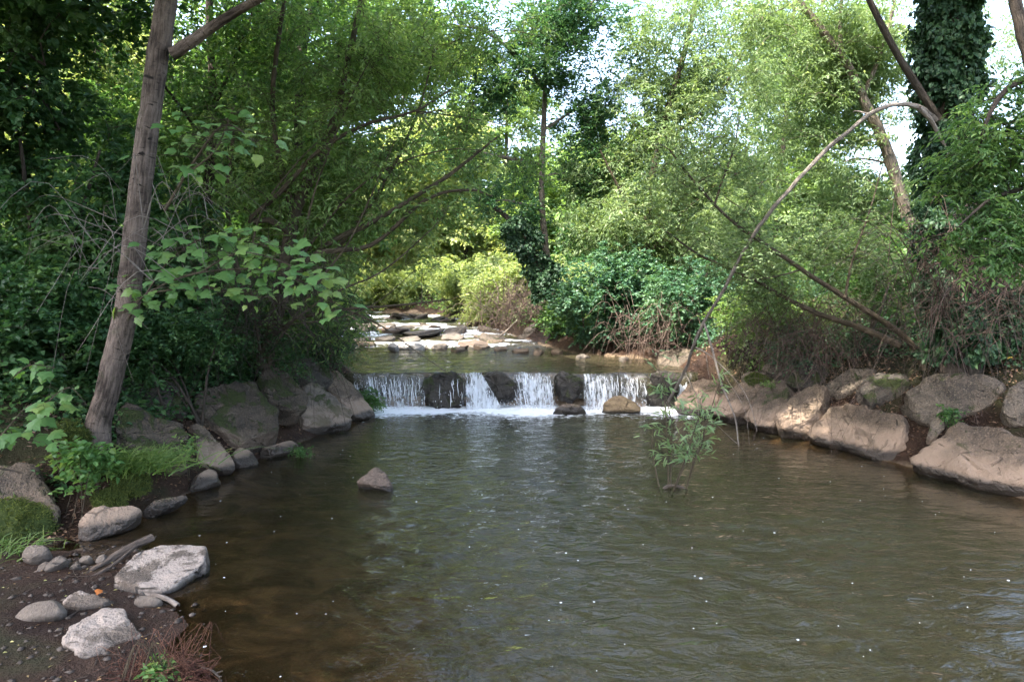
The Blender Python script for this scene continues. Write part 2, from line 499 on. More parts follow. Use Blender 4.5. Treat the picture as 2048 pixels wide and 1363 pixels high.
WATER = np.array([(-.9, 2.3), (1.5, 1.6), (3.8, 1.4), (6.6, 2.2), (6.0, 4.2), (5.2, 6.2), (4.75, 7.8), (4.2, 8.9), (3.95, 9.8), (3.85, 10.9), (3.35, 11.7),
                  (3.2, 12.4), (3.3, 13.6), (2.9, 14.7), (1.5, 15.8), (.95, 17.5), (-.25, 21.9), (-1.1, 25), (-1.9, 28), (-4.5, 35), (-12, 41), (-34, 47),
                  (-34, 38), (-17, 34), (-10.4, 30.5), (-8.4, 27), (-5.5, 19.5), (-3.6, 14), (-3.0, 12.6), (-2.9, 12.1), (-2.45, 11.3), (-2.6, 10.3), (-2.9, 9.3),
                  (-3.2, 7.8), (-3.3, 6.8), (-3.5, 5.6), (-3.5, 5.25), (-2.75, 5.2), (-2.55, 4.7), (-2.15, 4.35), (-1.95, 4.0), (-1.95, 3.7), (-1.4, 3.35)])

def sdist(X, Y):
    """signed distance to the water's edge, positive on land"""
    X = np.asarray(X, float); Y = np.asarray(Y, float)
    d = np.full(X.shape, 1e9); inside = np.zeros(X.shape, bool)
    n = len(WATER)
    for i in range(n):
        a, b = WATER[i], WATER[(i + 1) % n]
        ab = b - a
        t = np.clip(((X - a[0]) * ab[0] + (Y - a[1]) * ab[1]) / (ab @ ab), 0, 1)
        d = np.minimum(d, np.hypot(X - a[0] - t * ab[0], Y - a[1] - t * ab[1]))
        c = (a[1] > Y) != (b[1] > Y)
        xi = a[0] + (Y - a[1]) * ab[0] / (ab[1] if ab[1] else 1e-9)
        inside ^= c & (X < xi)
    return np.where(inside, -d, d)

def vnoise(X, Y, s, seed=0):
    r = np.random.default_rng(seed)
    o = np.zeros(np.shape(X))
    for k in range(7):
        a = r.uniform(0, 6.28); f = s * r.uniform(.5, 1.9); ph = r.uniform(0, 6.28)
        o = o + np.sin((X * math.cos(a) + Y * math.sin(a)) * f + ph + 1.3 * np.sin(X * f * .37 + Y * f * .23 + ph))
    return o / 7 * 1.6

def ground_z(X, Y):
    X = np.asarray(X, float); Y = np.asarray(Y, float)
    s = sdist(X + .05 * vnoise(X, Y, 5.0, 61), Y + .05 * vnoise(X, Y, 5.0, 62))
    w = W_level(Y)
    flat = np.clip((6.4 - Y) / .7, 0, 1) * np.clip((.8 - X) / .8, 0, 1)
    flat = np.maximum(flat, np.clip((2.2 - Y) / 1.0, 0, 1))
    sp = np.maximum(s, 0)
    steep = 1.75 * (1 - np.exp(-sp / 1.6)) + .07 * np.maximum(sp - 2, 0) ** .9
    low = .04 * sp + .5 * (1 - np.exp(-np.maximum(sp - 1.6, 0) / 1.2)) + .05 * np.maximum(sp - 2, 0)
    up = steep * (1 - flat) + low * flat
    shal = np.clip((.6 - X) / 1.2, 0, 1) * np.clip((9 - Y) / 2, 0, 1)
    dn = -np.minimum(.75, (.42 - .30 * shal) * np.maximum(-s, 0)) * np.where(Y > 12.2, .28, 1)
    z = w + np.where(s > 0, up, dn)
    return z + .05 * vnoise(X, Y, 2.6, 3) * np.clip(np.abs(s) * 1.5, .1, 1) * (1 - .7 * flat) + .012 * vnoise(X, Y, 9, 4)

def axis(bps):
    out = []
    for a, b, st in bps:
        out.append(np.arange(a, b, st))
    return np.concatenate(out)

gx = axis([(-160, -40, 12), (-40, -12, 2), (-12, -6, .5), (-6, -4, .17), (-4, 0, .075), (0, 7, .17), (7, 14, .5), (14, 40, 2), (40, 161, 12)])
gy = axis([(-60, -6, 6), (-6, 1.5, .5), (1.5, 2.6, .17), (2.6, 6.2, .075), (6.2, 14, .17), (14, 24, .35), (24, 50, 1.0), (50, 90, 5), (90, 301, 15)])
GX, GY = np.meshgrid(gx, gy)
GZ = ground_z(GX, GY)

def grid_faces(ny, nx):
    i = np.arange(ny - 1)[:, None] * nx; j = np.arange(nx - 1)[None, :]
    return np.stack([i + j, i + j + 1, i + nx + j + 1, i + nx + j], -1).reshape(-1, 4)

m, nt = new_mat('ground_soil'); t = NT(nt)
out = t.n('ShaderNodeOutputMaterial'); b = t.n('ShaderNodeBsdfPrincipled'); p = t.pos()
n1 = t.noise(p, 1.3, 5, .6, .5); n2 = t.noise(p, 14, 5, .7); n3 = t.noise(p, 60, 3, .7)
soil = t.mix(t.step(n1, .36, .66), (.018, .009, .0055), (.048, .026, .016))
soil = t.mix(t.math('MULTIPLY', t.step(n2, .57, .68), .5), soil, (.075, .045, .028))
soil = t.mix(t.math('MULTIPLY', t.step(n3, .62, .72), .4), soil, (.13, .09, .06))
land = t.n('ShaderNodeAttribute', attribute_name='land').outputs['Fac']
green = t.mix(n2, (.010, .014, .005), (.03, .036, .012))
soil = t.mix(t.math('MULTIPLY', t.step(t.math('ADD', t.math('MULTIPLY', land, .25), n1), .62, .8), .75), soil, green)
bed = t.mix(t.step(t.noise(p, 2.6, 5, .65, .6), .36, .64), (.06, .042, .027), (.21, .15, .098))
col = t.mix(t.step(land, 0.02, -.05), soil, bed)
t.l(col, b.inputs['Base Color'])
rg = t.math('ADD', t.math('MULTIPLY', t.step(land, .0, .7), .35), .5)
t.l(rg, b.inputs['Roughness'])
b.inputs['Specular IOR Level'].default_value = .18
t.l(t.bump(t.math('ADD', t.math('MULTIPLY', n1, 1.2), t.math('ADD', n2, t.math('MULTIPLY', n3, .4))), 1.0, .05), b.inputs['Normal']); t.l(b.outputs[0], out.inputs[0])
gm = mesh_np('ground', np.stack([GX, GY, GZ], -1).reshape(-1, 3), grid_faces(len(gy), len(gx)), m, True, attrs={'land': sdist(GX, GY).ravel()})
tag(link('ground', gm), 'dark soil banks and stream bed', None, kind='structure')

# ---------------------------------------------------------------- pool water
def waves(X, Y, seed, comps, amp, lo, hi, spread, mean):
    r = np.random.default_rng(seed)
    z = np.zeros(np.shape(X))
    for k in range(comps):
        lam = math.exp(r.uniform(math.log(lo), math.log(hi)))
        a = mean + r.normal(0, spread)
        kx, ky = math.cos(a) * 6.283 / lam, math.sin(a) * 6.283 / lam
        wob = .8 * np.sin(X * r.uniform(.4, 1.6) + Y * r.uniform(.3, 1.3) + r.uniform(0, 6))
        env = .5 + .5 * np.sin(X * r.uniform(.5, 2.) + Y * r.uniform(.4, 1.6) + r.uniform(0, 6.28))
        z += amp * lam * env * np.sin(kx * X + ky * Y + wob + r.uniform(0, 6.28))
    return z / math.sqrt(comps)

px_ = axis([(-4.2, 7.2, .045)]); py_ = axis([(1.0, 7.5, .04), (7.5, 12.45, .045)])
PX, PY = np.meshgrid(px_, py_)
SD = sdist(PX, PY)
core = np.exp(-((PX - .35 - .04 * (8 - PY)) / (1.5 + .05 * (12 - PY))) ** 2)        # the current down the middle
fallz = np.exp(-np.maximum(12.1 - PY, 0) / 1.3)
active = np.clip(.10 + .40 * np.exp(-((PX - 1.6) / 2.2) ** 2) + .85 * core + .9 * fallz, 0, 1.3) * np.clip(-SD / .5 + .25, .2, 1)
PZ = active * (waves(PX, PY, 5, 34, .0165, .15, .55, .8, math.pi / 2) * (1 + 2.3 * np.clip((8.5 - PY) / 4, 0, 1)) + waves(PX, PY, 6, 10, .008, .5, 1.8, .6, 1.9))
PZ += fallz ** 2 * .012 * vnoise(PX, PY, 14, 9)
dep = np.maximum(0, -ground_z(PX, PY))
murk = np.clip(1 - np.exp(-dep * 2.6), 0, .975)
inw = np.interp(PX, [-3.1, -2.7, 3.0, 3.25], [0, 1, 1, 0])
foam = np.clip((1.15 + .3 * vnoise(PX, PY, 2.5, 77)) * np.exp(-np.maximum(11.95 - PY, 0) / .72), 0, 1) * inw
plume = np.exp(-((PX + .75) / .55) ** 2) + .7 * np.exp(-((PX - 1.6) / .5) ** 2) + .45 * np.exp(-((PX + 2) / .6) ** 2)
foam = np.maximum(foam, (.58 + .12 * vnoise(PX, PY, 3.2, 78)) * plume * np.exp(-np.maximum(11.9 - PY, 0) / 1.25))
foam[foam < .04] = 0
keep = (SD < .45)
f = grid_faces(len(py_), len(px_))
kf = keep.ravel()[f].all(1)
pool_m = water_mat('pool_water', (.040, .036, .018), (.82, .72, .55), 1.5)
def compact(V, f, at_):
    u, inv = np.unique(f.ravel(), return_inverse=True)
    return V[u], inv.reshape(f.shape), {k: v.ravel()[u] for k, v in at_.items()}
V, f2, A = compact(np.stack([PX, PY, PZ], -1).reshape(-1, 3), f[kf], dict(active=active, murk=murk, foam=foam))
tag(link('pool_water', mesh_np('pool_water', V, f2, pool_m, True, attrs=A)), 'murky brown rippled pool below the little waterfall', None, kind='structure')

# ---------------------------------------------------------------- upper stream
ux = axis([(-34, -12, .6), (-12, -5, .2), (-5, 4.0, .07)]); uy = axis([(12.26, 19, .07), (19, 30, .14), (30, 48, .5)])
UX, UY = np.meshgrid(ux, uy)
SD = sdist(UX, UY)
steps = np.clip(vnoise(UX, UY, 1.4, 21) + .8 * vnoise(UX, UY, 3.1, 22), -1, 1.6)
rap = np.clip((UY - 16.2) / 1.5, 0, 1)
UZ = W_level(UY) + .004 + (waves(UX, UY, 15, 22, .020, .18, .7, .6, math.pi / 2)) * (1 + .8 * rap) + .03 * rap * steps
lip = np.exp(-np.maximum(UY - 12.26, 0) / .25)
UZ -= (.035 + .03 * vnoise(UX, UY * 0, 5, 91)) * lip
UY2 = UY + (.10 * vnoise(UX, UX * .3, 4.5, 92) - .04) * np.exp(-np.maximum(UY - 12.26, 0) / .4)
foam = rap * np.clip(.27 + .5 * steps, 0, .58)  # rapid foam, made whiter to stand in for glare on the water
foam = np.maximum(foam, .38 * lip * (vnoise(UX, UY, 6, 8) > -.1))
foam = np.maximum(foam, .30 * np.clip(vnoise(UX * .5, UY * 3, 3, 30) - .25, 0, 1) * (UY < 17))
f = grid_faces(len(uy), len(ux)); kf = (SD < .35).ravel()[f].all(1)
up_m = water_mat('stream_water', (.042, .036, .021), (.7, .58, .40), 1.5)
V, f2, A = compact(np.stack([UX, UY2, UZ], -1).reshape(-1, 3), f[kf], dict(active=np.full(UX.shape, 1.1), murk=np.full(UX.shape, .82), foam=foam))
tag(link('stream_water', mesh_np('stream_water', V, f2, up_m, True, attrs=A)), 'shallow bright stream running over slabs above the weir', None, kind='structure')

# ---------------------------------------------------------------- rocks
def rock(name, label, poly, Y, nrm, T, mat, seed, cat='rock', group=None, e=.55, low=None, chops=5, amp=.05, nth=60, nph=24, parent=None, grow_=1.0):
    poly = np.asarray(poly, float)
    c2 = poly.mean(0)
    poly = c2 + (poly - c2) * grow_
    C = at(c2[0], c2[1], Y)
    n = unit(np.asarray(nrm, float))
    O = np.array([0, 0, CAM_H])
    pts = []
    for a in poly:
        d = ray(*a)
        k = ((C - O) @ n) / (d @ n)
        pts.append(O + d * k)
    pts = np.array(pts)
    C = pts.mean(0)
    e1 = unit(np.cross(n, [0, 0, 1.0]) if abs(n[2]) < .95 else np.array([1.0, 0, 0]))
    e1 = unit(e1 - n * (e1 @ n)); e2 = np.cross(n, e1)
    q = np.stack([(pts - C) @ e1, (pts - C) @ e2], 1)
    th = np.linspace(0, 2 * np.pi, nth, endpoint=False)
    rad = np.zeros(nth)
    for i, tt in enumerate(th):
        d = np.array([math.cos(tt), math.sin(tt)])
        best = 0
        for k in range(len(q)):
            a, b_ = q[k], q[(k + 1) % len(q)]
            M_ = np.array([[d[0], -(b_ - a)[0]], [d[1], -(b_ - a)[1]]])
            det = np.linalg.det(M_)
            if abs(det) < 1e-12: continue
            s, u = np.linalg.solve(M_, a)
            if s > 0 and -1e-6 <= u <= 1 + 1e-6: best = max(best, s)
        rad[i] = best
    rad = np.where(rad <= 0, rad.mean(), rad)
    for _ in range(2):
        rad = .25 * np.roll(rad, 1) + .5 * rad + .25 * np.roll(rad, -1)
    size = rad.mean()
    low = low if low is not None else max(T * 1.2, size * .55)
    ph = np.linspace(-math.pi / 2, math.pi / 2, nph)
    ca = np.sign(np.cos(ph)) * np.abs(np.cos(ph)) ** e
    sa = np.sign(np.sin(ph)) * np.abs(np.sin(ph)) ** (e * 1.15)
    r = np.random.default_rng(seed)
    hh = np.where(sa > 0, sa * T, sa * low)
    lowtaper = np.where(sa < 0, 1 + .10 * sa, 1)
    A = (ca * lowtaper)[:, None] * rad[None, :]
    # broad lobes and dents, then sharp fracture planes
    Lc = np.stack([A * np.cos(th), A * np.sin(th), np.repeat(hh[:, None], nth, 1)], -1).reshape(-1, 3)
    # uneven top plane and flat fracture faces
    tl = r.normal(0, .16, 2)
    Lc[:, 2] += np.where(Lc[:, 2] > 0, 1, .2) * (Lc[:, 0] * tl[0] + Lc[:, 1] * tl[1]) * min(1, T / size)
    for _ in range(chops):
        mvec = r.normal(0, 1, 3); mvec[2] = abs(mvec[2]) * .9 * T / size + .12; mvec = unit(mvec)
        sup = (Lc @ mvec).max()
        dd = Lc @ mvec - sup * r.uniform(.76, .94)
        Lc -= np.maximum(dd, 0)[:, None] * mvec * .8
    Wc = C + Lc[:, :1] * e1 + Lc[:, 1:2] * e2 + Lc[:, 2:] * n
    o3 = Vector(r.uniform(-50, 50, 3))
    nv = unit(Lc / np.array([size, size, max(T, size * .3)]))
    nw = nv[:, :1] * e1 + nv[:, 1:2] * e2 + nv[:, 2:] * n
    sc_ = 1.0 / max(size, .05)
    dsp = np.array([mnoise.fractal(Vector(v) * sc_ * 1.3 + o3, .9, 2.1, 4) * .8 - abs(mnoise.fractal(Vector(v) * sc_ * 2.6 + o3, .8, 2.1, 3)) * .9 + mnoise.fractal(Vector(v) * sc_ * 7 + o3, .7, 2.1, 3) * .3 for v in Wc])
    Wc = Wc + nw * (dsp * amp * size * 1.6)[:, None]
    i = np.arange(nph - 1)[:, None] * nth; j = np.arange(nth)[None, :]; j2 = (j + 1) % nth
    fc = np.stack([i + j, i + j2, i + nth + j2, i + nth + j], -1).reshape(-1, 4)
    me = mesh_np(name, Wc - C, fc, mat, True)
    o = link(name, me, C, parent)
    if parent is None: tag(o, label, cat, group)
    return o

LB = 'boulders lining the left bank'; RB = 'boulders lining the right bank'
NL = (.52, -.38, .76); NR = (-.60, -.36, .72)
ROCKS = [
 # left bank, nearest first
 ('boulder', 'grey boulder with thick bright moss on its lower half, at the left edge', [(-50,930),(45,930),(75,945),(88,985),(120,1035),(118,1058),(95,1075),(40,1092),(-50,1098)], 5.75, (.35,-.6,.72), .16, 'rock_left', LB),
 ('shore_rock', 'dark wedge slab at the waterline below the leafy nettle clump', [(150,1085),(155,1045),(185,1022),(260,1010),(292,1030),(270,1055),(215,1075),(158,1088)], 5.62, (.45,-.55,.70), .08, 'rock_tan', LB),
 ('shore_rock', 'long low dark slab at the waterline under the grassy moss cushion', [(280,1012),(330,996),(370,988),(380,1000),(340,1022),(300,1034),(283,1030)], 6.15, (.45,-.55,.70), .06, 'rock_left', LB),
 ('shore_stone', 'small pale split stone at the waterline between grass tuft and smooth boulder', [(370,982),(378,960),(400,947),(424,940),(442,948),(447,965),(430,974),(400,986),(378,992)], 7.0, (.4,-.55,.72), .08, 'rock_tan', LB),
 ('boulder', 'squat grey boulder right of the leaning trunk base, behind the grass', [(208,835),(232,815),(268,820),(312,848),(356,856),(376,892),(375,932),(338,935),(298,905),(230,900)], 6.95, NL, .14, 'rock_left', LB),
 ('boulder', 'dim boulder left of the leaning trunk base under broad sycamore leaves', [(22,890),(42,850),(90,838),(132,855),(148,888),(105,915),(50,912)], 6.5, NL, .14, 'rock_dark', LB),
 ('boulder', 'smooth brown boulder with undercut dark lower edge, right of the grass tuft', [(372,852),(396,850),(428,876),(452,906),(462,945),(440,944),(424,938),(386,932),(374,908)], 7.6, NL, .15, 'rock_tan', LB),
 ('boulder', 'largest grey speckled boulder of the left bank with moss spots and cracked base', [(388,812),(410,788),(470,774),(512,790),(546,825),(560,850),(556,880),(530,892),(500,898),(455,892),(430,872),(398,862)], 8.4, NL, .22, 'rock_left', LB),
 ('shore_stone', 'flat pale stone at the waterline in front of the largest left boulder', [(455,902),(500,900),(516,914),(523,930),(490,946),(462,942)], 8.0, (.4,-.4,.8), .09, 'rock_tan', LB),
 ('shore_stone', 'long pale low stone trailing cress at its tip on the left waterline', [(503,906),(520,898),(555,893),(572,882),(602,880),(607,896),(570,914),(528,920)], 8.5, (.4,-.4,.8), .08, 'rock_tan', LB),
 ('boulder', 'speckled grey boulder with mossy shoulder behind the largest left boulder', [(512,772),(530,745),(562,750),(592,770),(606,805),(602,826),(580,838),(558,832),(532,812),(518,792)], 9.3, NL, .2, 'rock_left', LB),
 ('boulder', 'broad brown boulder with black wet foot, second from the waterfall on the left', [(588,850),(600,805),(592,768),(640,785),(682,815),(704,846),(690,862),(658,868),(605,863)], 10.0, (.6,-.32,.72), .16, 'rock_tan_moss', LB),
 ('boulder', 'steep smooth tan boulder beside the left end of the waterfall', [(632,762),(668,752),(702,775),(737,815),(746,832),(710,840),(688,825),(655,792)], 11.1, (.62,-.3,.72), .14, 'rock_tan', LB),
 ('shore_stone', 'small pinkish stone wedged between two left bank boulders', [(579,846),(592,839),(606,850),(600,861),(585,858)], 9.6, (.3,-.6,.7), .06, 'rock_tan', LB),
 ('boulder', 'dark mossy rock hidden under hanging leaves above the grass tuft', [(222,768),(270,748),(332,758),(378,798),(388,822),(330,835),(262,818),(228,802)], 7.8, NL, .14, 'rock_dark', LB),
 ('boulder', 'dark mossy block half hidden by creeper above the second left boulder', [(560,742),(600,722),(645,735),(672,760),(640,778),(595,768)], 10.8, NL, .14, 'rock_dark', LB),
 # right bank
 ('boulder', 'smooth brown boulder beside the right end of the waterfall', [(1352,815),(1375,778),(1408,758),(1440,762),(1450,800),(1432,824),(1370,830)], 11.5, (-.5,-.45,.72), .14, 'rock_tan', RB),
 ('boulder', 'grooved pale boulder at the waterline behind the hanging twigs', [(1430,824),(1450,790),(1470,770),(1500,768),(1532,775),(1512,802),(1497,840),(1460,838)], 10.7, NR, .12, 'rock_tan', RB),
 ('boulder', 'moss capped small block on top of the grooved pale boulder', [(1482,758),(1500,744),(1538,758),(1540,776),(1505,788),(1485,778)], 11.0, (-.4,-.3,.85), .14, 'rock_tan_moss', RB),
 ('boulder', 'ribbed tan boulder third along the right waterline from the waterfall', [(1493,842),(1510,802),(1540,770),(1567,758),(1587,775),(1590,795),(1572,822),(1556,856),(1520,856)], 10.1, NR, .14, 'rock_tan', RB),
 ('boulder', 'narrow upright tan boulder with a seam, fourth along the right waterline', [(1553,862),(1560,825),(1602,785),(1640,764),(1650,780),(1642,815),(1622,872),(1600,878)], 9.5, NR, .13, 'rock_tan', RB),
 ('boulder', 'wide grey topped boulder with pale foot in the middle of the right waterline', [(1612,868),(1640,820),(1665,802),(1702,804),(1762,820),(1802,840),(1818,872),(1802,922),(1760,920),(1700,900),(1640,882)], 8.75, NR, .16, 'rock_tan', RB),
 ('boulder', 'rough slab in the upper row above the narrow upright boulder', [(1646,778),(1690,745),(1750,734),(1760,748),(1732,770),(1702,796),(1660,806),(1650,797)], 9.7, (-.5,-.5,.7), .12, 'rock_grey', RB),
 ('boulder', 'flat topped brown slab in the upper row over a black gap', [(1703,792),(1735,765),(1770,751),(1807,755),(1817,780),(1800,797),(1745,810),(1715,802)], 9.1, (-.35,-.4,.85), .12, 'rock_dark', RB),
 ('boulder', 'big rounded grey boulder with a small fern, upper row of the right bank', [(1801,812),(1830,785),(1880,766),(1960,764),(2007,780),(2006,846),(1972,852),(1940,834),(1890,857),(1858,852),(1815,828)], 8.25, (-.45,-.55,.7), .2, 'rock_grey', RB),
 ('boulder', 'largest sloping tan boulder in the lower right corner of the right bank', [(1826,930),(1850,890),(1890,862),(1930,850),(2075,858),(2085,1010),(2000,990),(1920,962),(1850,940)], 7.25, NR, .15, 'rock_tan', RB),
 ('boulder', 'grey boulder cut by the right edge above the largest sloping boulder', [(2003,820),(2022,785),(2075,745),(2080,862),(2010,850)], 7.6, (-.45,-.55,.7), .16, 'rock_grey', RB),
 ('boulder', 'dark slab high on the right bank under the bramble tangle', [(1928,748),(1950,720),(1990,706),(2060,710),(2060,748),(2010,762),(1960,768)], 8.9, (-.35,-.4,.85), .12, 'rock_dark', RB),
 ('boulder', 'small wedge stone standing between the two largest right boulders', [(1853,882),(1863,845),(1884,838),(1893,850),(1878,868),(1858,892)], 7.75, (-.3,-.7,.6), .07, 'rock_grey', RB),
 ('boulder', 'brown block in the upper row behind the moss capped block', [(1526,748),(1545,718),(1592,718),(1584,752),(1550,762)], 11.0, (-.4,-.5,.75), .14, 'rock_grey', RB),
 ('boulder', 'shadowed slab under bramble leaves above the ribbed tan boulder', [(1572,764),(1600,730),(1662,732),(1662,762),(1622,778),(1590,776)], 10.5, (-.4,-.5,.75), .12, 'rock_dark', RB),
 ('boulder', 'grey sloping slab on the right shore just above the waterfall', [(1305,728),(1335,700),(1378,698),(1380,745),(1325,745)], 13.6, (-.5,-.45,.72), .14, 'rock_grey', RB),
 # in the pool
 ('pool_rock', 'lone brown angular rock standing in the middle of the pool', [(708,964),(735,942),(752,936),(768,937),(782,960),(792,977),(786,990),(750,980),(722,972)], 6.95, (.1,-.75,.62), .10, 'rock_brown', None),
 ('pool_rock', 'golden humped boulder in the foam at the foot of the waterfall', [(1201,822),(1212,800),(1235,792),(1252,797),(1287,820),(1280,828),(1240,830),(1205,828)], 11.55, (.05,-.85,.52), .16, 'rock_warm', None),
 ('pool_rock', 'low flat brown rock in the foam left of the golden boulder', [(1096,823),(1120,812),(1150,811),(1182,821),(1165,829),(1110,829)], 11.5, (.0,-.75,.65), .10, 'rock_grey', None),
 # near shore, bottom left
 ('flat_rock', 'large flat pale slab with brown stains lying half in the water', [(203,1167),(235,1145),(260,1110),(300,1087),(345,1089),(352,1093),(425,1099),(441,1114),(430,1127),(395,1142),(345,1182),(300,1197),(262,1192)], 4.72, (.10,-.20,.97), .035, 'rock_pale', None),
 ('wet_rock', 'rounded wet rock with pale top at the muddy water edge', [(118,1305),(148,1245),(160,1222),(240,1212),(270,1225),(289,1255),(282,1287),(240,1308),(190,1330),(140,1330)], 3.85, (.12,-.12,.99), .03, 'rock_pale', None),
 ('wet_rock', 'small white topped rock just behind the rounded wet rock', [(116,1197),(155,1184),(192,1194),(236,1208),(192,1222),(160,1222),(125,1213)], 4.28, (.05,-.3,.95), .035, 'rock_pale', None),
 ('cobble', 'smooth brown oval cobble on the mud at the lower left', [(16,1242),(50,1216),(80,1208),(125,1210),(139,1225),(120,1239),(50,1252)], 4.11, (.0,-.5,.86), .07, 'rock_cobble', None),
 ('cobble', 'grey pink oval cobble under the curved stick', [(264,1206),(280,1195),(310,1195),(331,1205),(315,1218),(280,1219)], 4.3, (.0,-.5,.86), .05, 'rock_cobble', None),
 ('shore_stone', 'biggest stone of the small heap left of the driftwood', [(36,1100),(58,1091),(98,1098),(108,1108),(90,1120),(72,1132),(44,1122)], 5.0, (.0,-.6,.8), .06, 'rock_cobble', None),
 ('shore_stone', 'long tilted pale stone leaning on the biggest stone of the heap', [(88,1140),(105,1120),(130,1109),(143,1117),(122,1135),(96,1150)], 4.85, (.2,-.6,.75), .05, 'rock_cobble', None),
 ('shore_stone', 'slim shard of stone in front of the biggest stone of the heap', [(70,1142),(84,1128),(99,1124),(101,1131),(86,1144)], 4.84, (.1,-.6,.8), .03, 'rock_cobble', None),
 ('shore_stone', 'rounded brown stone at the near end of the driftwood', [(155,1127),(166,1114),(181,1112),(188,1119),(178,1129)], 4.97, (.0,-.6,.8), .04, 'rock_cobble', None),
 ('shore_stone', 'small white stone on the mud between heap and driftwood', [(137,1138),(152,1128),(165,1131),(160,1138),(146,1142)], 4.87, (.0,-.5,.85), .025, 'rock_pale', None),
 ('shore_stone', 'grey stone tucked against the upper side of the driftwood', [(190,1126),(200,1112),(212,1111),(216,1119),(203,1131)], 4.98, (.0,-.6,.8), .035, 'rock_cobble', None),
 # upper stream, right shore
 ('boulder', 'pale boulder on the far right shore beyond the weir, leaf hung', [(1040,680),(1058,665),(1100,660),(1118,672),(1112,692),(1070,696),(1045,692)], 19.5, (-.4,-.6,.7), .25, 'rock_up', None),
 ('boulder', 'slanting rock shelf on top of the pale far shore boulder', [(1042,668),(1058,654),(1082,647),(1080,657),(1060,668)], 19.8, (-.2,-.5,.85), .12, 'rock_up', None),
 ('boulder', 'brown mossy boulder right of the pale far shore boulder', [(1110,700),(1122,678),(1148,672),(1160,690),(1150,706),(1125,708)], 17.5, (-.4,-.6,.7), .2, 'rock_tan_moss', None),
 ('boulder', 'low dark boulder at the far right waterline under the bramble', [(1158,706),(1175,690),(1200,692),(1205,708),(1180,712)], 16.2, (-.4,-.6,.7), .15, 'rock_grey', None),
 # weir
 ('weir_rock', 'widest dark wet block of the weir, left of the white chute', [(844,756),(858,746),(890,742),(928,745),(937,765),(926,792),(930,818),(905,822),(852,820),(842,790)], 12.25, (.06,-.97,.22), .16, 'rock_wet', 'dark wet blocks of the weir'),
 ('weir_rock', 'rounded wet block of the weir right of the white chute', [(950,758),(968,747),(1000,746),(1032,753),(1046,776),(1030,800),(1000,806),(975,796),(960,780)], 12.2, (-.05,-.95,.3), .18, 'rock_wet', 'dark wet blocks of the weir'),
 ('weir_rock', 'square mossy block of the weir with free dry face', [(1106,754),(1122,743),(1160,745),(1170,762),(1164,786),(1150,796),(1145,806),(1120,800),(1110,775)], 12.02, (.0,-.93,.36), .17, 'rock_wet', 'dark wet blocks of the weir'),
 ('weir_rock', 'flat capping slab at the right end of the weir', [(1296,752),(1320,744),(1348,742),(1372,752),(1352,764),(1306,764)], 12.1, (.0,-.55,.83), .08, 'rock_dark', 'dark wet blocks of the weir'),
 ('weir_rock', 'black block under the capping slab at the right end of the weir', [(1286,772),(1320,764),(1358,768),(1366,790),(1350,822),(1292,822)], 12.3, (.08,-.97,.22), .14, 'rock_wet', 'dark wet blocks of the weir'),
 ('weir_rock', 'black block behind the left veil of falling water', [(698,760),(722,748),(765,752),(800,747),(845,752),(852,785),(846,822),(706,822)], 12.52, (.0,-.97,.22), .12, 'rock_wet', 'dark wet blocks of the weir'),
 ('weir_rock', 'black block behind the fan of falling water mid weir', [(1030,754),(1060,748),(1104,752),(1114,785),(1108,822),(1036,822),(1028,790)], 12.5, (-.08,-.97,.22), .12, 'rock_wet', 'dark wet blocks of the weir'),
 ('weir_rock', 'black block behind the right hand falls', [(1160,756),(1190,748),(1225,752),(1260,747),(1290,754),(1294,790),(1288,822),(1164,822)], 12.52, (.05,-.97,.22), .12, 'rock_wet', 'dark wet blocks of the weir'),
]
for i, (nm, lb, poly, Y, n_, T, mt, gp) in enumerate(ROCKS):
    cat = {'boulder': 'boulder', 'cobble': 'cobble', 'flat_rock': 'slab', 'shore_rock': 'slab'}.get(nm, 'rock')
    small = nm in ('shore_stone', 'cobble')
    rock(nm, lb, poly, Y, n_, T * (.75 if nm == 'boulder' else 1), M[mt], 100 + i, cat, gp, e=.62 if nm == 'cobble' else (.26 if nm in ('flat_rock', 'weir_rock') else .31),
         chops=2 if nm == 'cobble' else (14 if nm in('weir_rock',) else 10), amp=.03 if nm in ('cobble', 'flat_rock') else (.11 if nm == 'weir_rock' else .065), grow_=1.14 if nm == 'boulder' else (1.06 if nm == 'weir_rock' else 1.0),
         nth=40 if small else 72, nph=18 if small else 30, low=.35 if nm == 'pool_rock' else (.12 if nm in ('flat_rock', 'wet_rock') else None))

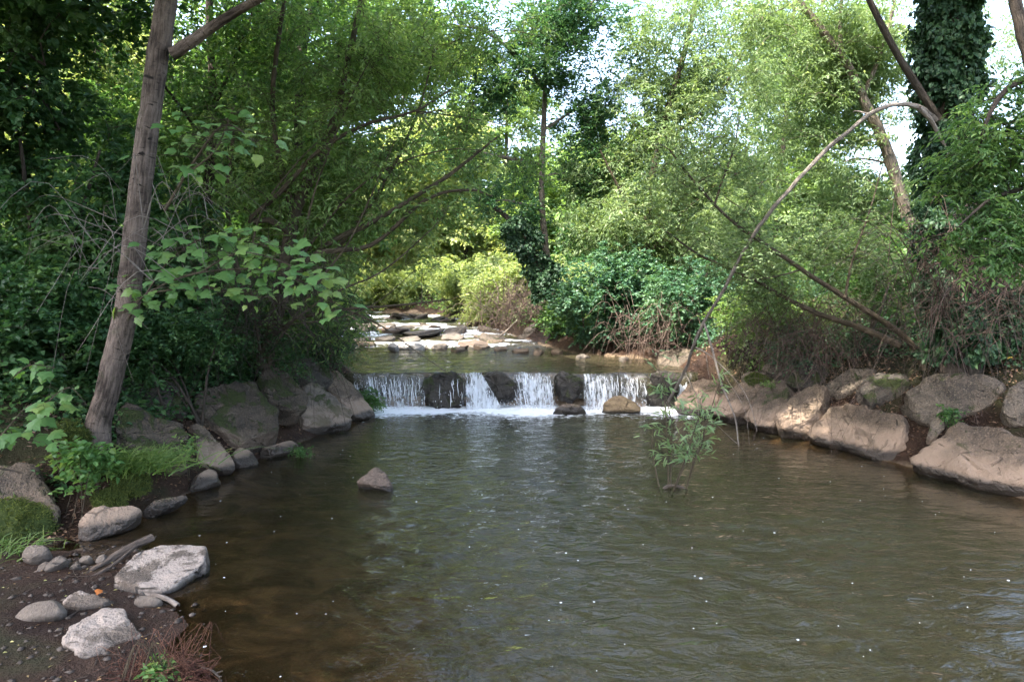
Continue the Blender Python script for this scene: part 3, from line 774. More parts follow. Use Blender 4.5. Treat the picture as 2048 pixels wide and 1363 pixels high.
# flat slabs lying in the shallow upper stream: each its own
UP = [(735, 688, 44, 11, 'brown slab nearest the left shore in the upper stream'), (788, 698, 28, 15, 'white rounded boulder in the upper stream'),
      (822, 696, 62, 9, 'long slab right of the white boulder in the upper stream'), (880, 694, 54, 9, 'middle slab of the line across the upper stream'),
      (916, 699, 46, 8, 'darker slab right of the middle slab across the upper stream'), (905, 673, 62, 11, 'sunlit flat slab in the middle of the far stream'),
      (850, 664, 72, 8, 'thin pale ledge behind the sunlit flat slab'), (796, 660, 46, 9, 'pale ledge near the far left shore'),
      (770, 676, 50, 9, 'pale slab behind the nearest left slab'), (822, 678, 50, 10, 'round pale slab left of the sunlit flat slab'),
      (1000, 699, 32, 7, 'small dark slab in the right half of the upper stream'), (1045, 702, 30, 9, 'humped brown stone near the right shore of the upper stream'),
      (1076, 705, 30, 8, 'second brown stone by the right shore of the upper stream'), (1112, 704, 34, 9, 'broad brown stone against the right shore of the upper stream'),
      (962, 694, 34, 7, 'dark slab splitting the rapid in the upper stream'), (990, 686, 40, 6, 'thin dark ledge below the far rapid'),
      (1165, 714, 24, 6, 'flat tan stone breaking the smooth water above the weir'), (1245, 718, 32, 6, 'flat pale stone near the right shore above the weir'),
      (1068, 744, 26, 6, 'dark stone just behind the lip of the weir'), (840, 652, 90, 6, 'farthest bleached ledge across the stream'), (760, 650, 60, 6, 'farthest bleached ledge by the left shore')]
for i, (cx, cy_, w, h, lb) in enumerate(UP):
    z = 1.0
    for _ in range(6):
        Yc = on_level(cx, cy_ + h * .3, z)[1]; z = float(W_level(Yc)) + .005
    r = np.random.default_rng(300 + i)
    k = 11; a = np.linspace(0, 6.283, k, endpoint=False)
    rr = r.uniform(.6, 1.25, k); w *= r.uniform(.6, 1.15)
    poly = [(cx + math.cos(q) * w * .55 * s, cy_ - math.sin(q) * h * .62 * s) for q, s in zip(a, rr)]
    white = 'white' in lb
    rock('stream_rock', lb, poly, Yc, (0, -.8, .6) if white else (r.normal(0, .10), -.12 + r.normal(0, .06), .99), .14 if white else r.uniform(.03, .07), M['rock_white' if white else ('rock_tan' if 'dark' in lb or 'brown' in lb else 'rock_up')], 400 + i, 'rock', 'slabs in the upper stream', e=.5, nth=36, nph=14, low=.12, amp=.09)

# many small stones breaking the surface of the riffle, copies of a few shapes
src = []
rr_ = np.random.default_rng(640)
cnt = 0
while cnt < 48:
    x, y = rr_.uniform(-9, 1.2), rr_.uniform(16.6, 31)
    if sdist(np.array([x]), np.array([y]))[0] > -.1: continue
    if len(src) < 5:
        k = 10; a_ = np.linspace(0, 6.283, k, endpoint=False); q_ = rr_.uniform(.7, 1.25, k)
        poly = [(900 + math.cos(t_) * 26 * s_, 690 - math.sin(t_) * 13 * s_) for t_, s_ in zip(a_, q_)]
        o = rock('riffle_stone', 'x', poly, 18, (0, -.3, .95), .07, M[('rock_up', 'rock_brown', 'rock_grey')[len(src) % 3]], 700 + len(src), 'rock', None, e=.5, nth=20, nph=10, low=.1, amp=.1)
        src.append(o)
    else:
        o = src[cnt % 5].copy(); sc.collection.objects.link(o)
    o.location = (x, y, float(W_level(y)) + rr_.uniform(-.02, .03))
    s_ = rr_.uniform(.45, 1.5); o.scale = (s_ * rr_.uniform(.8, 1.5), s_, s_ * rr_.uniform(.7, 1.3)); o.rotation_euler = (0, 0, rr_.uniform(0, 6.28))
    tag(o, 'small grey brown stone breaking the surface of the far riffle', 'stone', 'small stones in the far riffle')
    cnt += 1

# ---------------------------------------------------------------- waterfall
fm = fall_mat()
wf = tag(link('waterfall', None, (0, 12.2, 0)), 'small white waterfall dropping over the stone weir', 'waterfall')
def lerp(a, b, t): return a + (b - a) * t
FALLS = [  # lip x0,x1 ; foot x0,x1 ; lip pixel y ; density ; reach
 (706, 770, 716, 775, 748, .50, .34), (764, 850, 768, 848, 748, .44, .26), (716, 846, 722, 845, 750, .36, .16), (930, 962, 934, 1006, 746, .82, .42), (935, 958, 938, 995, 748, .7, .30),
 (968, 1044, 976, 1056, 778, .46, .16), (1018, 1106, 1040, 1112, 748, .66, .42), (1030, 1100, 1050, 1108, 749, .55, .28),
 (1166, 1206, 1168, 1214, 748, .70, .42), (1204, 1234, 1208, 1240, 749, .5, .34), (1172, 1228, 1172, 1230, 750, .42, .22), (1238, 1262, 1244, 1272, 748, .62, .38), (1262, 1292, 1268, 1298, 750, .44, .28), (1360, 1376, 1352, 1372, 760, .8, .3),
 (862, 928, 860, 930, 746, .06, .22)]
st = Tubes(); dr = []
for q, (a0, a1, b0, b1, ly, den, reach) in enumerate(FALLS):
    A0, A1 = at(a0, ly, 12.28), at(a1, ly, 12.28)
    B0, B1 = on_level(b0, 818, 0), on_level(b1, 818, 0)
    nu, nv = max(10, int((a1 - a0) * .9)), 26
    U, V_ = np.meshgrid(np.linspace(0, 1, nu), np.linspace(0, 1, nv))
    x = lerp(lerp(A0[0], A1[0], U), lerp(B0[0], B1[0], U), V_)
    lipn = .035 * vnoise(x[0:1] * 1.0, x[0:1] * .2, 7, 80 + q)
    z = lerp(A0[2] + lipn, -.03, V_ ** 1.15)
    y = 12.32 - reach * np.sqrt(np.clip(V_, 0, 1)) + .06 * vnoise(x * 1.5, z * .5, 9, 50 + q) + .012 * vnoise(x * 9, z * 2, 9, 70 + q)
    z = z + .02 * vnoise(x, y * 0, 12, 60 + q) * (1 - V_)
    uvw = np.stack([x + q * 3.1, z], -1).reshape(-1, 2)
    dn = den * (1 - .25 * np.abs(U - .5) ** 2 * 4) + .12 * V_
    me = mesh_np('fall_sheet', np.stack([x, y - 12.2, z], -1).reshape(-1, 3), grid_faces(nv, nu), fm, True, attrs={'dense': dn.ravel()}, uv=uvw)
    link('fall_sheet', me, (0, 0, 0), wf)
    # separate threads and drops of water
    for s in range(int((a1 - a0) * (.16 + .25 * den))):
        u = rng.random(); v0 = rng.uniform(0, .55); v1 = min(1, v0 + rng.uniform(.15, .6))
        v = np.linspace(v0, v1, 6)
        xx = lerp(lerp(A0[0], A1[0], u), lerp(B0[0], B1[0], u), v) + rng.normal(0, .006, 6)
        yy = 12.30 - reach * np.sqrt(v) - rng.uniform(0, .06); zz = lerp(A0[2], -.02, v ** 1.15)
        st.add(np.stack([xx, yy - 12.2, zz], -1), np.array([.0008, .003, .0045, .0045, .003, .0008]) * rng.uniform(.3, 1.6), 4)
    for s in range(int((a1 - a0) * (.5 + den))):
        u = rng.random(); v = rng.random() ** .5
        dr.append((lerp(lerp(A0[0], A1[0], u), lerp(B0[0], B1[0], u), v) + rng.normal(0, .03), 12.30 - reach * math.sqrt(v) - abs(rng.normal(0, .08)), max(.01, lerp(A0[2], 0, v ** 1.15) + rng.normal(0, .03)), rng.uniform(.003, .009)))
    for s in range(int((a1 - a0) * .55 * (den + .2))):
        u = rng.random()
        dr.append((lerp(B0[0], B1[0], u) + rng.normal(0, .05), 12.0 - abs(rng.normal(0, .16)), abs(rng.normal(0, .07)), rng.uniform(.003, .010)))
m_drop = simple_mat('water_drops', (.78, .80, .83), (.9, .91, .93), 8, .15, 0, .5)
link('water_threads', st.mesh('water_threads', m_drop), (0, 0, 0), wf, 'stuff')
oct_v = np.array([(1, 0, 0), (-1, 0, 0), (0, 1, 0), (0, -1, 0), (0, 0, 1.3), (0, 0, -1.3)], float)
oct_f = np.array([(0, 2, 4), (2, 1, 4), (1, 3, 4), (3, 0, 4), (2, 0, 5), (1, 2, 5), (3, 1, 5), (0, 3, 5)])
dr = np.array(dr)
V = (dr[:, None, :3] + oct_v[None] * dr[:, 3:4, None]).reshape(-1, 3) - np.array([0, 12.2, 0])
f = (oct_f[None] + (np.arange(len(dr)) * 6)[:, None, None]).reshape(-1, 3)
link('spray_drops', mesh_np('spray_drops', V, f, m_drop, True), (0, 0, 0), wf, 'stuff')

# foam specks drifting on the pool
fs = []
while len(fs) < 190:
    x, y = rng.uniform(-2.9, 4.8), 2.6 + 9.2 * rng.random() ** 1.1
    if sdist(np.array([x]), np.array([y]))[0] < -.15: fs.append((x, y, abs(rng.normal(0, .0035)) + .0025))
fs = np.array(fs)
a = np.linspace(0, 6.283, 7, endpoint=False)
ring = np.stack([np.cos(a), np.sin(a), a * 0], -1)
V = fs[:, None, :] * np.array([1, 1, 0]) + ring[None] * fs[:, 2][:, None, None]
V[:, :, 2] = .008
V = np.concatenate([V, (fs * np.array([1, 1, 0]) + np.array([0, 0, .011]))[:, None, :]], 1).reshape(-1, 3)
o8 = np.arange(len(fs))[:, None, None] * 8
f = (np.array([(k, (k + 1) % 7, 7) for k in range(7)])[None] + o8).reshape(-1, 3)
tag(link('foam_specks', mesh_np('foam_specks', V, f, m_drop, True)), 'white foam specks drifting on the pool', None, kind='stuff')

# ---------------------------------------------------------------- trees and bushes
def ellipsoid_points(n, C, rad, seed, clump=1.1, thr=-.05, shell=.42):
    r = np.random.default_rng(seed)
    out = []
    o = Vector(r.uniform(-40, 40, 3))
    guard = 0
    while len(out) < n and guard < n * 12:
        guard += 1
        v = r.normal(0, 1, 3); v /= np.linalg.norm(v)
        p_ = C + v * r.random() ** shell * np.asarray(rad)
        if mnoise.noise(Vector(p_) * clump + o) < thr: continue
        out.append(p_)
    return np.array(out)

def grow(skel, targets, tb, r_tip=.006, sides=4, sag=.12):
    """join every target to the nearest existing wood with a curved branch"""
    nodes = np.array([s[0] for s in skel]); rads = [s[1] for s in skel]
    d0 = np.min(np.linalg.norm(targets[:, None] - nodes[None], axis=2), 1)
    N_ = [*nodes]
    for k in np.argsort(d0):
        T_ = targets[k]
        A_ = np.array(N_)
        d = np.linalg.norm(A_ - T_, axis=1)
        j = int(np.argmin(d + np.maximum(A_[:, 2] - T_[2], 0) * .6))
        a = A_[j]; L = d[j]
        mid = (a + T_) / 2 + np.array([rng.normal(0, .07), rng.normal(0, .07), sag * .9]) * L
        n = max(4, min(9, int(L * 5)))
        p_ = smooth_path([a, mid, T_], n)
        p_[1:-1] += rng.normal(0, .02 * min(L, 1), (n - 2, 3))
        r0 = min(rads[j] * .7, r_tip + .010 * L)
        tb.add(p_, np.linspace(r0, r_tip * .6, n), sides)
        for q in range(n // 2, n):
            N_.append(p_[q]); rads.append(max(r_tip, r0 * (1 - q / n)))

def spray_leaves(targets, per, spread, style, L, W, seed, twb=None, tw_r=.003, droop=.25, twigs=5):
    """leaves set along short twigs radiating from each cluster point"""
    r = np.random.default_rng(seed)
    n = len(targets)
    m = n * twigs
    base = np.repeat(targets, twigs, 0) + r.normal(0, spread * .22, (m, 3))
    v = r.normal(0, 1, (m, 3)); v[:, 2] = v[:, 2] * .55 - droop * .4; v = unit(v)
    ln = spread * r.uniform(.5, 1.15, m)[:, None]
    k = max(1, per // twigs)
    tt = np.tile(np.linspace(.12, 1.0, k), m) + r.normal(0, .03, m * k)
    B = np.repeat(base, k, 0); Vv = np.repeat(v, k, 0); Ln = np.repeat(ln, k, 0)
    P = B + Vv * Ln * tt[:, None]; P[:, 2] -= droop * (tt ** 2) * Ln[:, 0]
    side = unit(np.cross(Vv, np.array([0, 0, 1.0])) + 1e-6) * np.where(np.arange(m * k) % 2, 1, -1)[:, None]
    D = Vv * r.uniform(.3, .9, m * k)[:, None] + side * r.uniform(.4, 1.1, m * k)[:, None] + r.normal(0, .3, (m * k, 3))
    if style == 'willow': D[:, 2] -= .45
    elif style == 'droop': D[:, 2] -= .30
    N = np.array([0, 0, 1.0]) + r.normal(0, .55, (m * k, 3))
    Ls = L * r.uniform(.65, 1.25, m * k); Ws = W * r.uniform(.75, 1.2, m * k)
    rnd = np.clip(np.repeat(r.normal(.45, .2, n), twigs * k) + r.normal(0, .2, m * k), 0, 1)
    if twb is not None:
        for i in range(m):
            e_ = base[i] + v[i] * ln[i]; e_ = e_ - np.array([0, 0, droop * ln[i, 0]])
            twb.add(np.array([base[i], e_]), np.array([tw_r, tw_r * .4]), 3)
    return P, D, N, Ls, Ws, rnd

LEAF_TOTAL = 0
def spray_meshes(style, k, n_cl, per, L, W):
    """ball of leaves of radius 1, used again and again for crowns"""
    out = []
    for i in range(k):
        tg = ellipsoid_points(n_cl, np.zeros(3), (1.25, 1.25, .85), 900 + i, 1.9, .06, .6)
        P, D, N, Ls, Ws, rnd = spray_leaves(tg, per, .36, style, L, W, 950 + i)
        out.append(leaves_mesh('leaf_spray', P, D, N, Ls, Ws, M['leaf_mid'], (0, 0, 0), False, rnd))
    return out
SPRAY = {'broad': spray_meshes('droop', 5, 44, 34, .17, .11), 'fine': spray_meshes('droop', 6, 40, 32, .135, .09), 'willow': spray_meshes('willow', 5, 38, 34, .19, .055)}
def centre(c):
    return np.array(c[1:4], float) if c[0] == 'w' else at(*c[:3])
def add_sprays(root, base, sprays, mat, seed):
    r = np.random.default_rng(seed); spots = []
    for c, rad, n, size, kind in sprays:
        pts = ellipsoid_points(n, centre(c), rad, seed + n, .6, -.25)
        for p_ in pts:
            p_[2] = max(p_[2], float(ground_z(p_[:1], p_[1:2])[0]) + size * .3)
            spots.append(p_)
            o = link('leaf_spray', SPRAY[kind][int(r.integers(len(SPRAY[kind])))], tuple(p_ - base), root, 'stuff')
            o.material_slots[0].link = 'OBJECT'; o.material_slots[0].material = mat
            o.rotation_euler = (r.normal(0, .3), r.normal(0, .3), r.uniform(0, 6.28)); s_ = size * r.uniform(.75, 1.25)
            o.scale = (s_, s_, s_ * r.uniform(.75, 1.1))
    return np.array(spots)
def tree(name, label, stems, crowns, mat, bark, seed, cat='tree', group=None, style='ovate', L=.06, W=.035, per=60, spread=.4, six=False, twig_geo=True,
         clump=1.1, thr=-.05, trunk_sides=12, wob=.05, droop=.25, twigs=5, r_tip=.006, base_at=None, tw_r=.003, loc_from=.25, boughs=True, sprays=()):
    """stems: [(path[(px,py,Y)], r0, r1, sides?)], first is the trunk. crowns: [(px,py,Y,(rx,ry,rz),n_clusters)]"""
    global LEAF_TOTAL
    P0 = at(*stems[0][0][0]) if len(stems[0][0][0]) == 3 else None
    base = P0 if base_at is None else np.asarray(base_at)
    root = thing(name, label, cat, base, group)
    skel = []
    for q, (path, r0, r1) in enumerate(stems):
        pts = np.array([at(*p_) for p_ in path])
        ln = np.linalg.norm(np.diff(pts, axis=0), axis=1).sum()
        n = max(8, int(ln * 7))
        sp = smooth_path(pts, n)
        if q == 0 and base_at is None: sp[0, 2] -= .15
        sp[1:-1] += rng.normal(0, min(r0 * .05, .004), (n - 2, 3))
        rr = np.linspace(r0, r1, n)
        if q == 0: rr[:3] *= np.array([1.25, 1.1, 1.03])
        tb = Tubes().add(sp, rr, trunk_sides if r0 > .05 else 7, wob if r0 > .03 else .02)
        link('trunk' if q == 0 else 'limb', tb.mesh('trunk' if q == 0 else 'limb', bark, base), (0, 0, 0), root)
        for i in range(int(n * (loc_from if q == 0 else .15)), n): skel.append((sp[i], rr[i]))
    tg = [ellipsoid_points(nc, at(x, y, Y), rad, seed * 7 + i, clump, thr) for i, (x, y, Y, rad, nc) in enumerate(crowns)]
    if tg:
        tg = np.concatenate(tg)
        gz = ground_z(tg[:, 0], tg[:, 1])
        tg[:, 2] = np.maximum(tg[:, 2], gz + .12)
        tb = Tubes()
        if boughs: grow(skel, tg, tb, r_tip, 5)
        P, D, N, Ls, Ws, rnd = spray_leaves(tg, per, spread, style, L, W, seed, tb if twig_geo else None, tw_r, droop, twigs)
        if tb.v: link('branches', tb.mesh('branches', bark, base), (0, 0, 0), root, 'stuff')
        link('crown', leaves_mesh('crown', P, D, N, Ls, Ws, mat, base, six, rnd), (0, 0, 0), root, 'stuff')
        LEAF_TOTAL += len(P)
    if sprays:
        tb = Tubes(); grow(skel, add_sprays(root, base, sprays, mat, seed), tb, .012, 5)
        link('boughs', tb.mesh('boughs', bark, base), (0, 0, 0), root, 'stuff')
    return root

def bush(name, label, centre, Y, rad, mat, stem_mat, seed, n, cat='bush', group=None, **kw):
    """several thin stems rising from the ground into a low mass of leaves"""
    global LEAF_TOTAL
    C = at(centre[0], centre[1], Y)
    gz = float(ground_z(np.array([C[0]]), np.array([C[1]]))[0])
    base = np.array([C[0], C[1], gz])
    root = thing(name, label, cat, base, group)
    r = np.random.default_rng(seed)
    opt = dict(per=40, spread=.3, L=.05, W=.035, style='ovate', six=False, droop=.25, twigs=4, tw_r=.0025, clump=1.6, thr=-.12, twig_geo=False, stem_r=.018)
    opt.update(kw)
    tg = ellipsoid_points(n, C, rad, seed, opt['clump'], opt['thr'])
    g2 = ground_z(tg[:, 0], tg[:, 1]); tg[:, 2] = np.maximum(tg[:, 2], g2 + .05)
    tb = Tubes(); skel = []
    for k in range(7):
        a = r.uniform(0, 6.283)
        b0 = base + np.array([math.cos(a) * rad[0] * .45, math.sin(a) * rad[1] * .45, 0])
        b0[2] = float(ground_z(b0[:1], b0[1:2])[0]) - .05
        e_ = tg[r.integers(len(tg))]
        sp = smooth_path([b0, (b0 + e_) / 2 + np.array([0, 0, .2]), e_], 9)
        link('stem', Tubes().add(sp, np.linspace(opt['stem_r'], opt['stem_r'] * .4, 9), 6).mesh('stem', stem_mat, base), (0, 0, 0), root)
        skel += [(q, .014) for q in sp[1:]]
    grow(skel, tg, tb, .004, 3, .1)
    P, D, N, Ls, Ws, rnd = spray_leaves(tg, opt['per'], opt['spread'], opt['style'], opt['L'], opt['W'], seed, tb if opt['twig_geo'] else None, opt['tw_r'], opt['droop'], opt['twigs'])
    link('branches', tb.mesh('branches', stem_mat, base), (0, 0, 0), root, 'stuff')
    link('foliage', leaves_mesh('foliage', P, D, N, Ls, Ws, mat, base, opt['six'], rnd), (0, 0, 0), root, 'stuff')
    LEAF_TOTAL += len(P)
    if 'sprays' in kw: add_sprays(root, base, kw['sprays'], mat, seed)
    return root

# --- left side
tree('leaning_tree', 'thick pinkish grey trunk leaning right on the near left bank', [
    ([(190, 868, 6.5), (215, 780, 6.5), (255, 600, 6.5), (278, 400, 6.5), (300, 220, 6.5), (325, 60, 6.5), (345, -120, 6.5), (360, -420, 6.6), (380, -800, 6.8)], .112, .082),
    ([(345, 108, 6.48), (385, 82, 6.45), (440, 42, 6.4), (520, -4, 6.3), (640, -90, 6.2), (800, -260, 6.0)], .06, .02),
    ([(345, -200, 6.5), (250, -330, 6.3), (100, -480, 5.9)], .05, .02)],
    [(380, -560, 6.3, (2.2, 2.6, 1.2), 130), (560, -520, 4.8, (1.7, 1.6, .9), 60), (60, -420, 5.8, (1.6, 1.6, 1.1), 60)],
    M['leaf_mid'], M['bark_grey'], 31, style='droop', L=.085, W=.06, per=46, spread=.45, six=True, trunk_sides=20, wob=.02,
    sprays=[(('w', -4.2, 5.2, 8.6), (2.6, 2.6, 1.2), 30, .9, 'fine'), (('w', -1.2, 4.2, 8.9), (2.0, 2.4, .8), 16, .9, 'fine'), (('w', -4.6, 1.8, 8.6), (2.8, 2.2, 1.0), 30, .9, 'fine'), (('w', .3, 3.2, 9.2), (2.0, 2.0, .8), 24, .9, 'fine'), (('w', -1.9, 2.3, 9.1), (1.3, 1.3, .5), 12, .9, 'fine'), (('w', -1.6, 4.6, 9.0), (1.2, 1.0, .5), 7, .9, 'fine'), (('w', -2.0, .4, 9.0), (2.4, 1.8, .9), 18, .9, 'fine'), (('w', -5.0, -.6, 8.8), (2.2, 1.6, .9), 14, .9, 'fine')])  # crown and sprays overhead, out of view, enlarged to shade the pool

tree('arching_willow', 'many stemmed willow arching from the left bank over the stream', [
    ([(528, 712, 9.6), (560, 600, 9.6), (588, 430, 9.6), (640, 315, 9.7), (672, 230, 9.8), (700, 100, 9.9), (730, -30, 10)], .11, .03),
    ([(585, 470, 9.5), (540, 440, 9.3), (500, 440, 9.2), (560, 385, 9.1), (640, 300, 9.0), (730, 250, 9.0), (830, 222, 9.2), (900, 180, 9.4)], .045, .012),
    ([(560, 610, 9.5), (640, 500, 9.4), (752, 440, 9.3), (880, 362, 9.3), (950, 310, 9.4), (1000, 270, 9.5)], .05, .012),
    ([(555, 640, 9.4), (620, 515, 9.3), (742, 490, 9.2), (850, 400, 9.1), (935, 380, 9.0), (985, 392, 9.0)], .045, .01),
    ([(545, 670, 9.5), (600, 636, 9.4), (690, 618, 9.3), (780, 612, 9.2), (905, 598, 9.2)], .035, .008),
    ([(690, 618, 9.3), (760, 650, 9.3), (830, 700, 9.3), (905, 752, 9.35)], .014, .004),
    ([(590, 430, 9.6), (560, 330, 9.5), (545, 200, 9.4), (560, 60, 9.3), (580, -60, 9.3)], .05, .02),
    ([(588, 640, 9.6), (660, 520, 9.8), (760, 380, 10.0), (830, 240, 10.2), (870, 100, 10.4)], .04, .012),
    ([(540, 690, 9.6), (480, 560, 9.5), (455, 400, 9.5), (470, 250, 9.5)], .05, .02),
    ([(870, 100, 10.4), (930, 75, 10.1), (1010, 60, 9.9), (1090, 75, 9.8)], .014, .004), ([(830, 222, 9.2), (930, 235, 9.4), (1040, 255, 9.5)], .012, .004),
    ([(550, 690, 9.3), (640, 560, 9.1), (700, 480, 9.0), (760, 350, 8.9), (790, 280, 8.9)], .020, .005), ([(560, 660, 9.2), (660, 590, 9.0), (760, 545, 8.9), (850, 470, 8.8), (890, 430, 8.8)], .018, .004),
    ([(570, 560, 9.3), (690, 400, 9.1), (790, 330, 9.0), (890, 300, 8.9), (960, 300, 8.9)], .018, .004), ([(520, 700, 9.3), (500, 560, 9.1), (520, 430, 9.0), (590, 330, 8.9), (650, 270, 8.9)], .020, .005),
    ([(600, 520, 9.2), (630, 380, 9.1), (700, 200, 9.0), (740, 120, 9.0)], .018, .005), ([(560, 650, 9.2), (680, 635, 9.0), (760, 600, 8.9), (830, 540, 8.8)], .012, .003)],
    [(620, 300, 9.6, (1.6, 1.2, 1.5), 125), (800, 290, 9.5, (1.1, 1.0, 1.0), 40), (740, 470, 9.6, (1.1, .9, .9), 34), (640, 90, 9.6, (1.5, 1.3, 1.0), 80),
     (470, 330, 9.3, (1.0, 1.0, 1.6), 64), (640, 600, 9.8, (.8, .8, .6), 46), (850, 130, 10.0, (1.2, 1.2, .8), 44), (880, 395, 9.3, (.6, .6, .35), 14), (940, 265, 9.5, (.9, .7, .5), 26), (960, 70, 9.8, (1.1, .9, .6), 34), (1010, 340, 9.5, (.5, .5, .35), 10)],
    M['leaf_light'], M['bark_olive'], 32, style='willow', L=.095, W=.030, per=42, spread=.42, clump=1.5, thr=.03,
    sprays=[((600, 400, 11.0), (1.3, .6, 1.4), 7, .6, 'willow'), ((760, 150, 11.0), (1.4, .8, 1.0), 6, .6, 'willow'), (('w', -3.0, 8.2, 8.4), (2.2, 1.8, 1.0), 9, .9, 'willow'), (('w', -.6, 6.6, 8.9), (1.8, 1.6, .8), 9, .9, 'willow')])  # the two world-placed groups are unseen, added to shade pool and right bank

tree('alder_tree', 'thin dark trunk rising just behind the leaning trunk', [
    ([(400, 740, 10.5), (405, 600, 10.5), (415, 420, 10.5), (425, 220, 10.5), (420, 60, 10.5), (415, -120, 10.5), (420, -420, 10.5)], .085, .04),
    ([(425, 220, 10.5), (465, 130, 10.4), (500, 40, 10.3), (530, -60, 10.2)], .03, .012), ([(420, 300, 10.5), (350, 200, 10.2), (290, 130, 10)], .03, .01)],
    [(330, 120, 10.3, (1.9, 1.3, 1.4), 190), (430, 330, 10.6, (1.3, 1.0, 1.2), 110), (520, 60, 11, (1.3, 1.1, .9), 90)],
    M['leaf_mid'], M['bark_dark'], 33, style='droop', L=.075, W=.055, per=42, spread=.45, twig_geo=False,
    sprays=[(('w', -5.4, 9.6, 8.4), (2.4, 1.8, 1.4), 9, 1.0, 'fine'), ((330, 200, 12), (2.0, .8, 1.6), 14, .7, 'fine')])  # first group is above the view, added to keep sun off the water

tree('ash_tree', 'slim dark trunk left of centre going up behind the arching willow', [
    ([(580, 690, 13), (588, 500, 13), (596, 300, 13), (603, 113, 13), (628, 10, 13), (640, -120, 13)], .11, .06),
    ([(603, 120, 13), (560, 20, 13), (540, -80, 13)], .05, .02), ([(600, 200, 13), (680, 110, 12.8), (760, 60, 12.6)], .04, .012)],
    [(580, 60, 13.2, (2.0, 1.6, 1.1), 120), (730, 160, 13.5, (1.5, 1.3, 1.2), 80), (520, 230, 13.5, (1.6, 1.4, 1.5), 90)],
    M['leaf_mid'], M['bark_dark'], 34, style='droop', L=.085, W=.045, per=42, spread=.5, twig_geo=False,
    sprays=[((600, 250, 14.5), (2.0, .8, 2.0), 8, .8, 'fine'), ((740, 60, 14), (1.8, 1, 1.0), 6, .8, 'fine')])

tree('hazel', 'dark shaded hazel filling the left edge behind the leaning trunk', [
    ([(60, 760, 8.2), (70, 620, 8.2), (60, 440, 8.2), (40, 280, 8.2)], .05, .02), ([(75, 760, 8.3), (120, 600, 8.2), (160, 440, 8.2), (200, 300, 8.2)], .045, .015),
    ([(50, 760, 8.2), (-10, 600, 8.1), (-60, 420, 8.0)], .04, .015), ([(80, 755, 8.3), (190, 640, 8.3), (300, 540, 8.4)], .035, .01)],
    [(80, 380, 8.3, (1.5, .9, 1.3), 200), (190, 560, 8.5, (1.2, .8, .8), 120), (20, 610, 7.8, (1.0, .8, .8), 100), (330, 520, 8.8, (.9, .8, .9), 90), (-60, 250, 7.8, (1.0, .9, 1.2), 70)],
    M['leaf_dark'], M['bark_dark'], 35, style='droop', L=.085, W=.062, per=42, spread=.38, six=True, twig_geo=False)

tree('sunlit_tree', 'sunlit yellow green tree standing far back at the upper left', [
    ([(210, 660, 17), (215, 450, 17), (200, 250, 17), (190, 50, 17), (180, -120, 17)], .14, .06), ([(205, 300, 17), (120, 180, 17), (40, 90, 17)], .06, .02), ([(200, 260, 17), (310, 160, 17), (400, 90, 17)], .06, .02)],
    [(180, 170, 17, (2.8, 2.0, 2.2), 230), (60, 330, 17, (2.2, 1.6, 1.6), 120), (380, 230, 17.5, (2.0, 1.6, 2.2), 150), (200, -60, 17, (2.8, 2, 1.4), 110)],
    M['leaf_sunlit'], M['bark_dark'], 36, style='droop', L=.11, W=.075, per=40, spread=.6, twig_geo=False,
    sprays=[((200, 150, 18), (3.6, 1, 2.8), 18, 1.0, 'fine')])

tree('maple_tree', 'dark canopy tree overhanging the upper left corner', [
    ([(-330, 760, 9), (-300, 500, 9), (-240, 250, 9), (-170, 0, 9), (-120, -200, 9)], .16, .07), ([(-230, 240, 9), (-100, 140, 8.6), (20, 100, 8.3), (90, 130, 8.1)], .05, .015),
    ([(-170, 0, 9), (0, -120, 8.4), (160, -180, 8)], .06, .02), ([(-250, 260, 9), (-80, 190, 8.6), (60, 180, 8.4), (120, 260, 8.3)], .04, .012)],
    [(20, 10, 8.4, (1.4, 1.2, .7), 100), (-20, 190, 8.4, (1.2, 1.0, .6), 80), (200, -130, 8.0, (1.8, 1.4, .8), 100), (-200, 300, 8.5, (1.4, 1.4, 1.4), 90)],
    M['leaf_dark'], M['bark_dark'], 37, style='droop', L=.10, W=.085, per=40, spread=.42, six=True, twig_geo=False,
    sprays=[(('w', -7.8, 7.0, 8.2), (2.6, 2.6, 1.8), 26, 1.0, 'fine'), (('w', -7.5, 3.6, 7.6), (2.2, 2.4, 1.6), 22, 1.0, 'fine'), (('w', -7.0, .6, 7.8), (2.2, 2.0, 1.4), 18, 1.0, 'fine')])  # high leaf groups outside the view, added to shade the pool

tree('streamside_tree', 'mid green tree on the left shore beyond the weir behind the willow', [
    ([(580, 640, 19), (600, 500, 19), (640, 350, 19), (690, 200, 19.2), (730, 60, 19.5)], .13, .06), ([(640, 350, 19), (720, 280, 18.6), (800, 250, 18.4)], .05, .015), ([(600, 500, 19), (680, 440, 18.6), (750, 430, 18.4)], .04, .015),
    ([(590, 560, 19), (560, 430, 19), (540, 300, 19)], .06, .02)],
    [(620, 430, 19, (1.6, 1.6, 1.6), 110), (660, 180, 19.5, (2.0, 1.6, 1.6), 90), (540, 400, 19, (1.8, 1.6, 2.2), 100), (610, 590, 18.5, (.7, .9, .5), 40)],
    M['leaf_mid'], M['bark_dark'], 38, style='droop', L=.11, W=.07, per=40, spread=.6, twig_geo=False,
    sprays=[((620, 380, 20), (2.0, 1, 2.4), 10, 1.0, 'fine'), ((720, 160, 20), (2.0, 1.2, 1.4), 6, .9, 'fine')])

